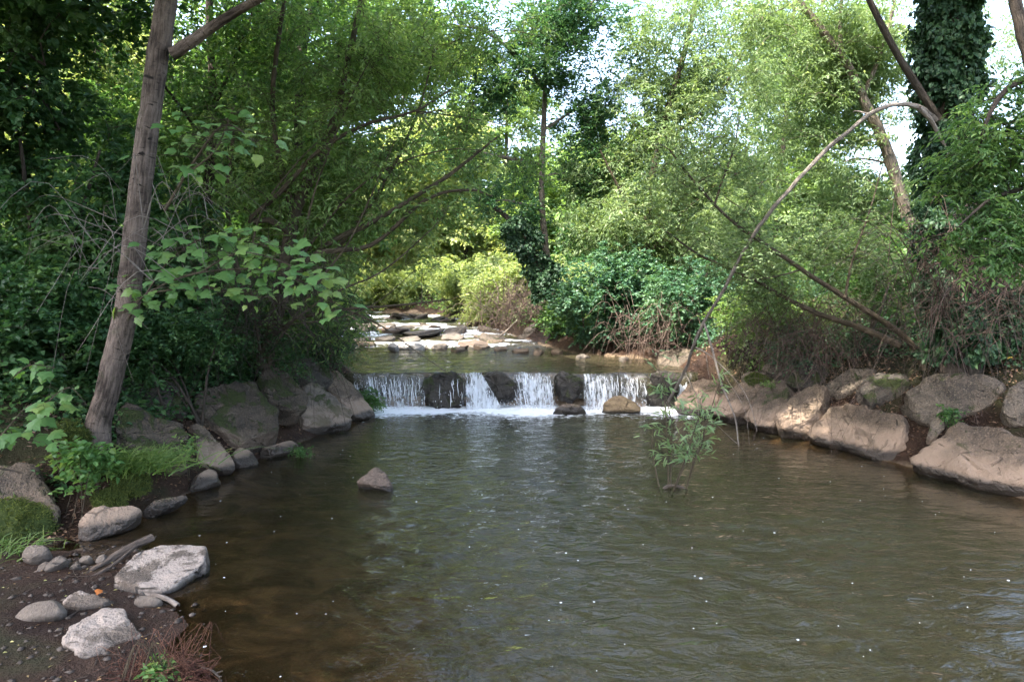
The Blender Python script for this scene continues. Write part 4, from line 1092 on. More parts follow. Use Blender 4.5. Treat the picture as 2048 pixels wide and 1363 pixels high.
# far, sunlit trees closing the view upstream
FAR = [('far_tree', 'bright tree closing the view straight up the stream', [(930, 640, 42), (930, 480, 42), (920, 330, 42)], [(920, 470, 42, (4.2, 2, 3.8), 230), (870, 330, 43, (4.0, 2, 2.6), 120)], 'leaf_sunlit'),
       ('far_tree', 'bright rounded tree on the far left bend of the stream', [(800, 625, 45), (800, 480, 45), (795, 380, 45)], [(800, 480, 45, (4.4, 3, 4.0), 210), (770, 360, 45, (3.5, 3, 2.5), 90)], 'leaf_sunlit'),
       ('far_tree', 'sunlit tree leaning over the stream from the far left shore', [(610, 640, 27), (650, 520, 27), (730, 420, 27), (800, 340, 27)], [(760, 420, 27, (1.8, 1.6, 1.6), 50), (850, 330, 27, (1.8, 1.6, 1.4), 40)], 'leaf_sunlit'),
       ('far_tree', 'tall pale tree behind the centre of the far bend', [(1010, 640, 50), (1010, 420, 50), (1015, 200, 50)], [(1010, 420, 50, (4.6, 3.5, 5), 190), (1010, 230, 50, (3.2, 3, 3.4), 60)], 'leaf_light'),
       ('far_tree', 'broad tree filling the gap above the far left shore', [(590, 630, 40), (590, 480, 40), (600, 360, 40)], [(610, 470, 40, (4.2, 3, 3.4), 180)], 'leaf_sunlit'),
       ('far_tree', 'hazy tree behind the ivy bank at the right of the far bend', [(1150, 620, 40), (1150, 430, 40), (1150, 300, 40)], [(1150, 430, 40, (4.0, 3, 3.6), 160), (1200, 300, 40, (3.4, 3, 2.6), 70)], 'leaf_light'),
       ('far_tree', 'dim tree seen low behind the right bank willow', [(1330, 600, 34), (1330, 470, 34), (1330, 380, 34)], [(1330, 470, 34, (4.0, 2.5, 2.4), 190), (1240, 500, 34, (3, 2, 1.6), 90)], 'leaf_dark'),
       ('far_tree', 'green tree seen low behind the leaning right hand branches', [(1600, 600, 30), (1600, 480, 30), (1600, 420, 30)], [(1600, 500, 30, (4.5, 2.5, 2.2), 220), (1740, 470, 30, (3, 2, 2.0), 110)], 'leaf_light'),
       ('far_tree', 'shaded tree far behind the leaning trunk', [(330, 640, 24), (330, 400, 24), (330, 200, 24)], [(330, 430, 24, (4.0, 2, 3.4), 260), (120, 480, 24, (3.4, 2, 2.8), 200)], 'leaf_mid'),
       ('far_tree', 'shaded tree far behind the left edge of the photo', [(-60, 660, 22), (-60, 400, 22), (-60, 250, 22)], [(-60, 400, 22, (3.4, 2, 3.6), 190), (90, 250, 22, (2.4, 2, 2), 90)], 'leaf_mid'),
       ('far_tree', 'shaded tree between the alder and the willow far back', [(440, 650, 31), (440, 400, 31), (440, 200, 31)], [(440, 420, 31, (4.0, 2, 4.4), 240), (480, 180, 31, (3.4, 2, 2.8), 120)], 'leaf_mid')]
for i, (nm, lb, tr_, cr_, mt) in enumerate(FAR):
    tree(nm, lb, [(tr_, .22, .1)], [(x, y, Y, rad, max(8, n // 8)) for x, y, Y, rad, n in cr_], M[mt], M['bark_dark'], 60 + i, group='trees far behind', style='droop', L=.20, W=.13, per=30, spread=1.0, twig_geo=False, r_tip=.02, clump=.5, thr=-.08,
         sprays=[((x, y, Y), rad, int(n * .16), 1.5, 'broad') for x, y, Y, rad, n in cr_])

# --- centre and right
tree('oak_tree', 'oak with dark hanging limbs over the middle of the stream', [
    ([(1100, 585, 18), (1090, 480, 18), (1083, 380, 18), (1087, 260, 18), (1092, 120, 18), (1098, -60, 18)], .095, .05),
    ([(1085, 330, 18), (1010, 315, 17.5), (935, 300, 17), (905, 278, 16.8), (870, 266, 16.6), (835, 225, 16.4), (760, 190, 16)], .055, .015),
    ([(1090, 180, 18), (1030, 110, 17.4), (960, 60, 17), (860, 50, 16.6)], .06, .02), ([(1092, 110, 18), (1150, 40, 17.6), (1220, -30, 17.2)], .05, .02),
    ([(1088, 260, 18), (1150, 220, 18), (1200, 200, 18)], .045, .015), ([(1085, 420, 18), (1010, 400, 17.8), (950, 415, 17.6)], .04, .012)],
    [(1130, 60, 17.6, (1.1, 1.2, 1.3), 110), (1170, 220, 18, (.9, 1.0, 1.3), 80), (900, 130, 16.8, (2.0, 1.4, .7), 76), (900, 290, 17, (1.4, 1.1, .5), 40), (1010, 400, 17.8, (1.1, 1.0, .7), 46), (1190, 330, 18, (.8, .9, .9), 50),
     (1140, -20, 17, (1.2, 1.4, .7), 50), (950, 0, 16.5, (2.0, 1.6, .6), 50), (1010, 130, 17, (1.2, 1.0, .8), 46), (1230, 90, 17.4, (.6, .8, .9), 26)],
    M['leaf_oak'], M['bark_pale'], 41, style='ovate', L=.10, W=.06, per=42, spread=.5, clump=1.3, thr=.0, twig_geo=False,
    sprays=[((1140, 60, 18), (1.6, 1.2, 2.0), 9, .55, 'fine'), ((1180, 260, 18.4), (1.1, .9, 1.6), 8, .5, 'fine'), ((900, 120, 17.2), (2.2, 1, .8), 7, .5, 'fine'), ((1020, 380, 18.4), (1.0, .8, 1.0), 4, .5, 'fine'), ((980, 180, 17.6), (1.4, .8, 1.0), 5, .45, 'fine')])

tree('ivy_clad_stump', 'leaning ivy covered trunk at the foot of the oak', [
    ([(1108, 590, 17.6), (1085, 545, 17.6), (1055, 485, 17.6), (1020, 440, 17.6), (975, 405, 17.6)], .13, .05)],
    [], M['leaf_ivy'], M['bark_dark'], 42)
def ivy_on(root_name, path, r_in, r_out, n, mat, L, seed, squash=1.0):
    global LEAF_TOTAL
    root = [o for o in bpy.data.objects if o.name == root_name][0]
    r = np.random.default_rng(seed)
    sp = smooth_path([at(*p_) for p_ in path], 60)
    k = r.integers(0, 59, n); t_ = r.random(n)[:, None]
    C = sp[k] * (1 - t_) + sp[k + 1] * t_
    T_ = unit(sp[k + 1] - sp[k])
    v = r.normal(0, 1, (n, 3)); v = unit(v - T_ * np.sum(v * T_, 1, keepdims=True))
    lump = np.array([mnoise.noise(Vector(c) * 2.3 + Vector(q) * 1.1) + .5 * mnoise.noise(Vector(c) * 6 + Vector(q) * 2.5) for c, q in zip(C, v)])
    keep_ = lump + r.normal(0, .15, n) > -.28
    C, v, lump, T_ = C[keep_], v[keep_], lump[keep_], T_[keep_]; n = len(C)
    rr = r_in + (r_out - r_in) * np.clip(.35 + 1.1 * lump + np.abs(r.normal(0, .28, n)), 0, 1.7)
    P = C + v * rr[:, None]
    D = np.array([0, 0, -1.0]) + v * .5 + r.normal(0, .5, (n, 3))
    N = v + np.array([0, 0, .5]) + r.normal(0, .6, (n, 3))
    link('ivy', leaves_mesh('ivy', P, D, N, L * r.uniform(.6, 1.2, n), L * r.uniform(.6, 1.0, n), mat, np.array(root.location), True), (0, 0, 0), root, 'stuff')
    LEAF_TOTAL += n
ivy_on('ivy_clad_stump', [(1106, 585, 17.5), (1085, 545, 17.5), (1055, 485, 17.5), (1020, 440, 17.5)], .12, .42, 5000, M['leaf_ivy'], .10, 5)

tree('willow_tree', 'pale green willow beside the bright sky gap right of centre', [
    ([(1300, 640, 17), (1290, 520, 17), (1300, 380, 17), (1330, 240, 17), (1370, 100, 17), (1400, -40, 17)], .12, .05), ([(1295, 480, 17), (1240, 380, 16.8), (1200, 300, 16.6)], .05, .015), ([(1320, 290, 17), (1420, 210, 16.8), (1480, 120, 16.6)], .05, .015),
    ([(1290, 520, 17), (1360, 430, 16.8), (1420, 380, 16.6)], .045, .015)],
    [(1330, 330, 16.8, (1.5, 1.2, 1.5), 120), (1400, 170, 16.8, (1.2, 1.2, 1.3), 60), (1260, 440, 16.6, (1.3, 1.1, 1.0), 100), (1400, 450, 16.4, (1.2, 1.1, .9), 85), (1410, 10, 16.8, (1.4, 1.2, .9), 60), (1290, 170, 17, (1.0, .8, 1.2), 70), (1500, 250, 16.8, (1.2, 1.0, 1.2), 60), (1330, 40, 16.6, (1.2, 1.0, .8), 60), (1450, 110, 16.8, (1.4, 1.0, 1.0), 60)],
    M['leaf_willow'], M['bark_olive'], 43, style='willow', L=.12, W=.034, per=44, spread=.55, clump=1.2, thr=.02, twig_geo=False,
    sprays=[((1330, 340, 17.6), (1.9, .8, 1.7), 12, .8, 'willow'), ((1280, 470, 17.4), (1.6, .8, 1.0), 8, .8, 'willow'), ((1420, 160, 17.6), (1.5, 1, 1.8), 7, .8, 'willow'), ((1450, 420, 17.4), (1.6, .8, 1.2), 8, .8, 'willow')])

tree('pale_leaning_tree', 'pale trunk slanting up left behind the arched dead limb', [
    ([(1880, 700, 13), (1850, 560, 13), (1805, 400, 13), (1770, 290, 13), (1725, 195, 13), (1690, 120, 13), (1600, 5, 13), (1540, -90, 13)], .13, .05),
    ([(1690, 125, 13), (1680, 60, 13), (1690, -60, 13)], .05, .02), ([(1725, 195, 13), (1760, 110, 13), (1790, 0, 13), (1800, -80, 13)], .05, .02)],
    [(1560, 110, 13, (1.3, 1.2, 1.0), 70), (1700, 40, 13, (1.3, 1.2, .9), 80), (1640, 260, 13.3, (1.0, 1.0, .8), 42), (1760, 380, 13.4, (.9, .9, .7), 46), (1500, 20, 13, (1.3, 1.2, .8), 60), (1840, 130, 13, (.8, 1.0, 1.2), 60), (1990, 60, 13.5, (1.2, 1.0, 1.2), 70)],
    M['leaf_willow'], M['bark_pale'], 44, style='willow', L=.10, W=.028, per=42, spread=.45, clump=1.5, thr=.0, twig_geo=False,
    sprays=[((1600, 100, 13.8), (1.8, .8, 1.2), 9, .7, 'willow'), ((1690, 330, 14), (1.5, .8, 1.0), 8, .6, 'willow'), ((1780, 60, 13.6), (1.0, .8, 1.0), 5, .6, 'willow'), ((1560, 300, 14), (1.2, .8, .9), 3, .6, 'willow')])

for i, (x0, x1, lb) in enumerate([(1555, 1585, 'leftmost of three thin upright trunks far behind the dead limb'), (1590, 1612, 'middle of three thin upright trunks far behind the dead limb'), (1630, 1642, 'rightmost of three thin upright trunks far behind the dead limb')]):
    tree('poplar', lb, [([(x0 - 20, 600, 25 + i), (x0, 400, 25 + i), ((x0 + x1) / 2, 250, 25 + i), (x1, 60, 25 + i), (x1 + 8, -80, 25 + i)], .11, .05)],
         [(x1, 120, 25 + i, (1.3, 1.2, 2.6), 44), (x0, 400, 25 + i, (1.5, 1.3, 1.6), 44)], M['leaf_light'], M['bark_olive'], 70 + i, group='thin poplars behind the right bank', style='droop', L=.14, W=.085, per=38, spread=.65, twig_geo=False, thr=.0, sprays=[((x1 + 4, 180, 25 + i), (1.8, 1.2, 3.2), 9, 1.0, 'fine'), ((x0, 420, 25 + i), (2.0, 1.2, 1.6), 8, 1.0, 'fine')])

tree('leaning_alder', 'leaning branch tree reaching left from the right bank across the dead limb', [
    ([(1850, 722, 9.2), (1800, 665, 9.2), (1700, 600, 9.15), (1620, 550, 9.1), (1530, 488, 9.0), (1490, 462, 9.0), (1440, 420, 8.9), (1390, 365, 8.9), (1340, 300, 8.9)], .042, .012),
    ([(1800, 690, 9.4), (1720, 655, 9.5), (1640, 628, 9.5), (1560, 590, 9.5), (1510, 560, 9.5), (1400, 510, 9.5), (1330, 460, 9.5)], .05, .01),
    ([(1430, 408, 8.9), (1445, 360, 8.95), (1470, 290, 9.0), (1478, 230, 9)], .018, .005), ([(1520, 470, 9.0), (1500, 430, 9), (1450, 395, 9.1)], .015, .005),
    ([(1690, 595, 9.1), (1705, 520, 9.2), (1740, 420, 9.3), (1765, 330, 9.4)], .02, .006), ([(1600, 540, 9.1), (1540, 555, 9.0), (1470, 560, 8.9)], .012, .004)],
    [(1400, 300, 9, (.7, .7, .6), 46), (1500, 380, 9.1, (.8, .7, .6), 48), (1640, 480, 9.4, (.9, .7, .6), 62), (1450, 500, 9.4, (.8, .7, .5), 50), (1560, 560, 9.8, (.9, .6, .45), 58), (1720, 540, 9.8, (.7, .6, .6), 44), (1330, 400, 9.2, (.5, .5, .5), 24)],
    M['leaf_willow'], M['bark_olive'], 45, style='ovate', L=.06, W=.03, per=44, spread=.34, clump=1.9, thr=.0, tw_r=.002,
    sprays=[((1640, 500, 10.6), (1.2, .5, .7), 4, .45, 'willow'), ((1480, 470, 10.6), (.9, .5, .8), 3, .4, 'willow')])

tree('ivy_tree', 'tall trunk wrapped in dark ivy at the upper right', [
    ([(1925, 720, 8.6), (1915, 560, 8.6), (1905, 380, 8.6), (1900, 180, 8.6), (1905, 0, 8.6), (1912, -220, 8.6), (1920, -500, 8.6)], .19, .12),
    ([(1885, 250, 8.5), (1830, 165, 8.4), (1790, 100, 8.3), (1735, -5, 8.2), (1690, -110, 8.1), (1600, -280, 7.9)], .05, .02),
    ([(1912, -200, 8.6), (1980, -380, 8.2), (2060, -520, 7.8)], .06, .02), ([(1912, -150, 8.6), (1820, -330, 8.0), (1700, -460, 7.2), (1560, -560, 6.4)], .06, .02)],
    [(1880, -420, 7.6, (2.2, 2.2, 1.1), 110), (2120, -300, 7.4, (1.6, 1.8, 1.2), 90), (1560, -480, 6.8, (1.5, 1.6, .8), 60)],
    M['leaf_mid'], M['bark_dark'], 46, style='droop', L=.085, W=.055, per=44, spread=.45, six=True,
    sprays=[(('w', 5.2, 8.0, 8.8), (2.2, 2.2, 1.2), 10, .9, 'fine')])  # unseen high crown and sprays, widened to cast shade on the pool
ivy_on('ivy_tree', [(1925, 720, 8.6), (1915, 560, 8.6), (1905, 380, 8.6), (1900, 180, 8.6), (1905, 0, 8.6), (1912, -220, 8.6)], .16, .38, 24000, M['leaf_ivy'], .078, 6)

add_sprays(bpy.data.objects['ivy_tree'], np.array(bpy.data.objects['ivy_tree'].location), [((1905, y_, 8.5), (.28, .25, .3), 3, .22, 'fine') for y_ in (30, 120, 210, 300, 390, 480, 570)], M['leaf_ivy'], 77)

tree('privet_tree', 'leafy dark limbed tree leaning in from the right edge', [
    ([(2260, 800, 6.4), (2180, 500, 6.4), (2090, 200, 6.3), (2045, 70, 6.3), (2020, -80, 6.3)], .08, .045), ([(2075, 150, 6.3), (2010, 180, 6.2), (1970, 250, 6.1), (1955, 330, 6.1)], .03, .010), ([(2150, 420, 6.4), (2060, 380, 6.2), (1980, 400, 6.0), (1920, 450, 5.9)], .03, .008),
    ([(2170, 480, 6.4), (2080, 470, 6.1), (2000, 500, 5.9)], .025, .008)],
    [(1990, 330, 6.2, (.45, .5, .55), 60), (2060, 440, 6.1, (.5, .5, .5), 62), (1960, 470, 6.0, (.35, .4, .28), 30), (2050, 210, 6.2, (.4, .5, .5), 42), (2160, 300, 6.2, (.6, .7, .9), 60)],
    M['leaf_mid'], M['bark_dark'], 47, style='willow', L=.068, W=.024, per=48, spread=.28, six=True, clump=2.2, thr=-.1, tw_r=.002)

# --- bushes and undergrowth
BR = 'leafy thickets on the right bank'; BL = 'shaded bushes on the left bank'
bush('bramble_bush', 'blue green leafy mound on the right bank just above the waterfall', (1230, 590), 15.8, (1.5, 1.1, 1.15), M['leaf_bramble'], M['twig_red'], 81, 420, group=BR, per=44, spread=.34, L=.085, W=.07)
bush('bramble_bush', 'leafy mound right of the blue green mound, behind the dead limb', (1390, 610), 14.2, (1.1, .9, .95), M['leaf_bramble'], M['twig_red'], 82, 250, group=BR, per=44, spread=.32, L=.075, W=.06)
bush('bramble_bush', 'yellow green sunny bramble patch under the leaning branch tree', (1560, 640), 11.6, (1.2, .8, .65), M['leaf_light'], M['twig_red'], 83, 220, group=BR, per=40, spread=.3, L=.06, W=.045)
bush('bramble_bush', 'thin bramble sprays hanging over the upper row of right boulders', (1640, 690), 10.9, (1.0, .6, .42), M['leaf_bramble'], M['twig_red'], 84, 120, group=BR, per=32, spread=.3, L=.055, W=.042)
bush('bramble_bush', 'narrow leafy bank between the oak foot and the blue green mound', (1150, 620), 17.6, (.8, .8, .8), M['leaf_mid'], M['twig_red'], 85, 130, group=BR, per=40, spread=.36, L=.085, W=.06)
bush('bramble_bush', 'light leafy bush on the far right shore below the oak', (1000, 600), 24, (1.6, 1.2, 1.0), M['leaf_sunlit'], M['twig_red'], 86, 150, group=BR, per=40, spread=.5, L=.10, W=.06)
bush('bramble_bush', 'green bush behind the bramble tangle at the right', (1800, 560), 10.8, (1.2, .8, .9), M['leaf_mid'], M['twig_red'], 87, 200, group=BR, per=40, spread=.34, L=.065, W=.045)
bush('bramble_bush', 'dark ivy undergrowth at the right edge above the boulders', (2010, 610), 8.9, (.9, .5, .65), M['leaf_ivy'], M['twig_red'], 88, 150, group=BR, per=40, spread=.3, L=.06, W=.05)
bush('bramble_bush', 'dense leafy hedge behind the ivy trunk at the far right', (2060, 480), 11.5, (1.6, .8, 1.5), M['leaf_dark'], M['twig_red'], 89, 320, group=BR, per=40, spread=.4, L=.075, W=.055)
bush('bramble_bush', 'leafy bank behind the dead limb and the willow', (1470, 540), 17.5, (1.9, 1.0, 1.1), M['leaf_mid'], M['twig_red'], 90, 260, group=BR, per=40, spread=.45, L=.09, W=.06)

BF = 'sunlit bushes round the far bend'
for k, (x, y, Y, rad, lb) in enumerate([(640, 600, 33, (2.0, 1.5, 1.4), 'sunlit bush on the far left shore of the bend'), (800, 610, 46, (3.0, 1.5, 1.6), 'sunlit bush at the end of the visible stream'), (900, 605, 40, (2.6, 1.5, 1.5), 'pale bush right of the end of the visible stream'),
        (960, 600, 31, (2.0, 1.5, 1.4), 'sunlit bush hanging over the far right shore'), (1060, 585, 25, (1.7, 1.4, 1.1), 'bush behind the dry stems under the oak'), (850, 592, 38, (2.4, 1.4, 1.6), 'bright bush in the middle of the far bend'), (752, 596, 38, (2.4, 1.4, 1.5), 'bright bush left of the middle of the far bend'), (820, 606, 42, (3.2, 1.4, 1.2), 'low pale bush behind the middle of the far bend')]):
    bush('stream_bush', lb, (x, y), Y, rad, M['leaf_sunlit'], M['twig_red'], 130 + k, 60, group=BF, per=40, spread=.6, L=.14, W=.09, sprays=[((x, y - 8, Y), rad, 16, 1.0, 'fine')])
bush('undergrowth_bush', 'fine leaved dark bush hanging over the boulders beside the weir', (650, 650), 11.4, (.75, .8, .75), M['leaf_dark'], M['bark_dark'], 91, 300, group=BL, per=44, spread=.3, L=.042, W=.022, droop=.6)
bush('undergrowth_bush', 'dark leafy bush behind the largest left boulder', (470, 690), 9.6, (1.0, .7, .6), M['leaf_dark'], M['bark_dark'], 92, 240, group=BL, per=44, spread=.3, L=.048, W=.032, droop=.4)
bush('undergrowth_bush', 'dark leafy bush just right of the leaning trunk', (350, 690), 7.9, (.65, .6, .5), M['leaf_dark'], M['bark_dark'], 93, 200, group=BL, per=44, spread=.28, L=.05, W=.036)
bush('undergrowth_bush', 'shaded leafy bush at the left edge, left of the leaning trunk', (60, 660), 7.2, (.9, .6, .6), M['leaf_dark'], M['bark_dark'], 94, 220, group=BL, per=40, spread=.3, L=.07, W=.055, six=True)
bush('undergrowth_bush', 'broad leaved bush at the left edge above the mossy boulder', (10, 800), 6.9, (.7, .45, .4), M['leaf_dark'], M['bark_dark'], 101, 110, group=BL, per=34, spread=.26, L=.08, W=.065, six=True)
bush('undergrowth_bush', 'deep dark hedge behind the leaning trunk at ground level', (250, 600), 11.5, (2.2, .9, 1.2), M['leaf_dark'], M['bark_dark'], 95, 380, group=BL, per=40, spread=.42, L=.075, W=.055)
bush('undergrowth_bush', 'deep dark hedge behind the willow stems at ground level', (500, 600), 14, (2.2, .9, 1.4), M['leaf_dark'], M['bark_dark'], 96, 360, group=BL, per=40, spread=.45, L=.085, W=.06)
bush('undergrowth_bush', 'dark hedge on the left shore above the weir', (600, 600), 16, (1.2, 1.2, 1.0), M['leaf_mid'], M['bark_dark'], 97, 230, group=BL, per=40, spread=.42, L=.08, W=.05, droop=.5)
bush('undergrowth_bush', 'green trailing bush on the left shore by the far slabs', (590, 630), 21, (1.2, 1.4, .8), M['leaf_mid'], M['bark_dark'], 98, 130, group=BL, per=40, spread=.45, L=.10, W=.06, droop=.5)
bush('undergrowth_bush', 'hedge closing the gap behind the left edge', (-60, 560), 10.5, (1.8, .8, 1.3), M['leaf_dark'], M['bark_dark'], 99, 260, group=BL, per=40, spread=.42, L=.08, W=.06)

# small plants
bush('cress_plant', 'bright leafy plant beside the left end of the waterfall', (735, 800), 11.6, (.28, .25, .22), M['leaf_mid'], M['bark_olive'], 110, 60, cat='plant', stem_r=.004, per=28, spread=.12, L=.04, W=.03)
bush('cress_plant', 'watercress clump at the tip of the long pale shore stone', (592, 902), 8.35, (.16, .10, .05), M['leaf_mid'], M['bark_olive'], 111, 22, cat='plant', stem_r=.004, per=20, spread=.08, L=.028, W=.022)
bush('nettle_clump', 'leafy nettle clump on the near left bank below the trunk', (158, 930), 5.85, (.34, .25, .20), M['leaf_maple'], M['bark_olive'], 112, 46, cat='plant', stem_r=.004, per=18, spread=.14, L=.065, W=.05, six=True)
bush('herb_plant', 'small herb growing in front of the big rounded right boulder', (1900, 832), 7.75, (.14, .1, .10), M['leaf_mid'], M['bark_olive'], 113, 22, cat='plant', stem_r=.004, per=16, spread=.08, L=.04, W=.03, six=True)
bush('herb_plant', 'small leafy sprig right of the grass tuft', (370, 890), 7.0, (.10, .08, .09), M['leaf_maple'], M['bark_olive'], 114, 12, cat='plant', stem_r=.004, per=14, spread=.08, L=.05, W=.025, six=True)
bush('herb_plant', 'green sprigs at the bottom edge in front of the red roots', (270, 1350), 3.42, (.20, .1, .05), M['leaf_maple'], M['bark_olive'], 115, 18, cat='plant', stem_r=.004, per=14, spread=.07, L=.04, W=.022, six=True)
bush('herb_plant', 'leaf sprig over the middle of the right waterline', (1520, 770), 10.4, (.25, .15, .07), M['leaf_light'], M['bark_olive'], 116, 22, cat='plant', stem_r=.004, per=16, spread=.1, L=.045, W=.035)

def grass_tuft(label, px, py, Y, n, h, spread, seed):
    C = at(px, py, Y); r = np.random.default_rng(seed)
    root = thing('grass_tuft', label, 'grass', C)
    g = []
    b0 = np.stack([r.normal(0, spread, n), r.normal(0, spread * .7, n), np.zeros(n)], -1)
    dirn = unit(np.stack([r.normal(.25, .6, n), r.normal(-.2, .6, n), np.full(n, 1.0)], -1))
    hh = h * r.uniform(.5, 1.1, n)
    K = 5
    V = []; ff = []
    for k in range(K):
        t_ = k / (K - 1)
        c = b0 + dirn * (hh * t_)[:, None]; c[:, :2] += dirn[:, :2] * (hh * t_ * t_ * .7)[:, None]; c[:, 2] -= hh * .45 * t_ ** 3
        sd = unit(np.cross(dirn, r.normal(0, 1, (n, 3)) * 0 + np.array([.3, 1, 0])))
        w = .005 * (1 - t_) + .0006
        V.append(c - sd * w); V.append(c + sd * w)
    V = np.stack(V, 1).reshape(-1, 3)
    o = np.arange(n)[:, None] * (2 * K)
    for k in range(K - 1):
        ff.append(o + np.array([[2 * k, 2 * k + 1, 2 * k + 3, 2 * k + 2]]))
    link('blades', mesh_np('blades', V, [np.concatenate(ff)], M['grass'], True, attrs={'rnd': np.repeat(r.random(n), 2 * K)}), (0, 0, 0), root, 'stuff')
grass_tuft('arching grass tuft on the near left bank before the squat boulder', 290, 935, 6.25, 420, .42, .20, 1)
grass_tuft('thin grass tuft at the foot of the leaning trunk', 215, 925, 6.1, 140, .30, .12, 2)
grass_tuft('sparse grass by the moss covered boulder at the left edge', 20, 1100, 5.2, 120, .22, .15, 3)

def moss_cushion(label, poly, Y, nrm, T, seed):
    o = rock('moss_cushion', label, poly, Y, nrm, T, M['moss'], seed, 'moss', None, e=.75, chops=0, amp=.10, nth=40, nph=18)
    me = o.data; n = len(me.vertices); co = np.zeros(n * 3, np.float32); me.vertices.foreach_get('co', co); co = co.reshape(-1, 3)
    nn = np.zeros(n * 3, np.float32); me.vertices.foreach_get('normal', nn); nn = nn.reshape(-1, 3)
    r = np.random.default_rng(seed); k = r.integers(0, n, 5200)
    sz = np.ptp(co, axis=0).max()
    P = co[k] + r.normal(0, .012, (len(k), 3)); D = nn[k] + r.normal(0, .7, (len(k), 3))
    link('tufts', leaves_mesh('tufts', P, D, r.normal(0, 1, (len(k), 3)), .026, .009, M['moss'], (0, 0, 0), False), (0, 0, 0), o, 'stuff')
moss_cushion('thick yellow green moss cushion over the near left boulder', [(-40,1010),(40,1000),(95,1018),(118,1048),(95,1078),(40,1096),(-40,1100)], 5.55, (.3,-.65,.7), .10, 201)
moss_cushion('bright moss cushion below the grass tuft', [(225,950),(262,938),(298,955),(300,978),(262,985),(230,975)], 6.1, (.3,-.55,.78), .08, 202)
moss_cushion('dark moss cushion between nettle clump and waterline slab', [(185,990),(225,980),(255,1005),(240,1020),(195,1022)], 5.95, (.3,-.55,.78), .07, 203)
moss_cushion('moss patch left of the trunk foot', [(110,855),(145,840),(178,870),(180,900),(150,895)], 6.3, (.4,-.5,.75), .06, 204)
moss_cushion('moss cap on the small block of the right bank', [(1490,758),(1505,744),(1535,755),(1532,772),(1502,776)], 10.8, (-.3,-.5,.8), .05, 205)

# broad single leaves: maple branch and seedlings, every leaf its own part
def maple_leaf_mesh():
    pts = [(0, 0), (.14, -.03), (.30, .05), (.42, .04), (.38, .22), (.54, .40), (.40, .46), (.38, .60), (.24, .62), (.15, .80), (0, 1.0)]
    r = pts + [(-x, y) for x, y in pts[::-1] if x > 0]
    V = [(0, .42, 0)] + [(x, y, .12 * abs(x) - .32 * x * x - .30 * y * y) for x, y in r]
    n = len(r)
    f = np.array([(0, 1 + i, 1 + (i + 1) % n) for i in range(n)])
    return np.array(V, float), f
def lance_mesh():
    V = np.array([(0, 0, 0), (.08, .25, .03), (.10, .5, .01), (.06, .8, -.08), (0, 1, -.16), (-.06, .8, -.08), (-.10, .5, .01), (-.08, .25, .03)], float)
    return V, np.array([(0, 1, 6 + 1), (1, 2, 7), (2, 6, 7), (2, 3, 6), (3, 5, 6), (3, 4, 5)])
def leaf_variants(V, f, mat, k):
    return [mesh_np('leaf', V + np.array([0, 0, 1]) * 0, f, mat, False, attrs={'rnd': np.full(len(V), (i + .5) / k)}) for i in range(k)]
MAPLE = leaf_variants(*maple_leaf_mesh(), M['leaf_maple'], 5)
LANCE = leaf_variants(*lance_mesh(), M['leaf_sapling'], 5)

def place_leaf(root, meshes, P, D, N, size, r, lo=0, hi=5):
    o = bpy.data.objects.new('leaf', meshes[int(r.integers(lo, hi))])
    sc.collection.objects.link(o)
    D = unit(D); N = unit(N - D * (N @ D)); X = np.cross(D, N)
    from mathutils import Matrix
    m_ = Matrix(((X[0], D[0], N[0]), (X[1], D[1], N[1]), (X[2], D[2], N[2])))
    o.parent = root
    o.location = Vector(P) - root.location
    o.rotation_euler = m_.to_euler(); o.scale = (size,) * 3

def leafy_branch(name, label, paths, counts, size, mats, bark, seed, cat, up=.9, meshes=None, spread=.22, rad=.014):
    r = np.random.default_rng(seed)
    base = at(*paths[0][0]); root = thing(name, label, cat, base)
    for q, (path, cnt) in enumerate(zip(paths, counts)):
        sp = smooth_path([at(*p_) for p_ in path], 24)
        link('stem' if q == 0 else 'branch', Tubes().add(sp, np.linspace(rad if q == 0 else rad * .6, .003, 24), 7, .03).mesh('stem', bark, base), (0, 0, 0), root)
        for k in range(cnt):
            i = int(3 + 20.9 * r.random() ** .8)
            P = sp[i] + np.array([r.normal(0, spread), r.normal(0, spread), r.normal(0, spread * .28)])
            st_ = smooth_path([sp[i], (sp[i] + P) / 2 + np.array([0, 0, .02]), P], 5)
            tw = Tubes().add(st_, np.linspace(.0025, .0012, 5), 4)
            link('leaf_stalk', tw.mesh('leaf_stalk', bark, base), (0, 0, 0), root)
            D = unit(P - sp[i]) + np.array([.35, -.5, -.25]) + r.normal(0, .3, 3)
            N = np.array([.1, -.5, up]) + r.normal(0, .25, 3)
            hi = 5 if i > 20 else 4
            place_leaf(root, meshes, P, D, N, size * r.uniform(.5, 1.3), r, 0 if i < 21 else 2, hi)
    return root
leafy_branch('maple_sapling', 'bright green lobed maple leaves in tiers right of the leaning trunk',
    [[(255, 640, 6.3), (290, 590, 6.2), (400, 545, 6.0), (560, 545, 5.9), (690, 618, 5.8)], [(290, 590, 6.2), (340, 520, 6.2), (420, 475, 6.1), (550, 495, 6.0)], [(300, 585, 6.2), (400, 575, 6.0), (520, 595, 5.9)], [(400, 545, 6.0), (480, 505, 5.9), (580, 530, 5.85), (640, 575, 5.8)]],
    [84, 70, 46, 56], .105, None, M['bark_olive'], 7, 'sapling', meshes=MAPLE, spread=.17)
leafy_branch('maple_sapling', 'pale green broad leaves high beside the trunk top',
    [[(330, 420, 6.1), (390, 320, 6.0), (450, 250, 5.9), (520, 290, 5.8)], [(370, 350, 6.0), (430, 300, 5.9), (470, 210, 5.8)]], [46, 40], .095, None, M['bark_olive'], 8, 'sapling', meshes=MAPLE, spread=.18)
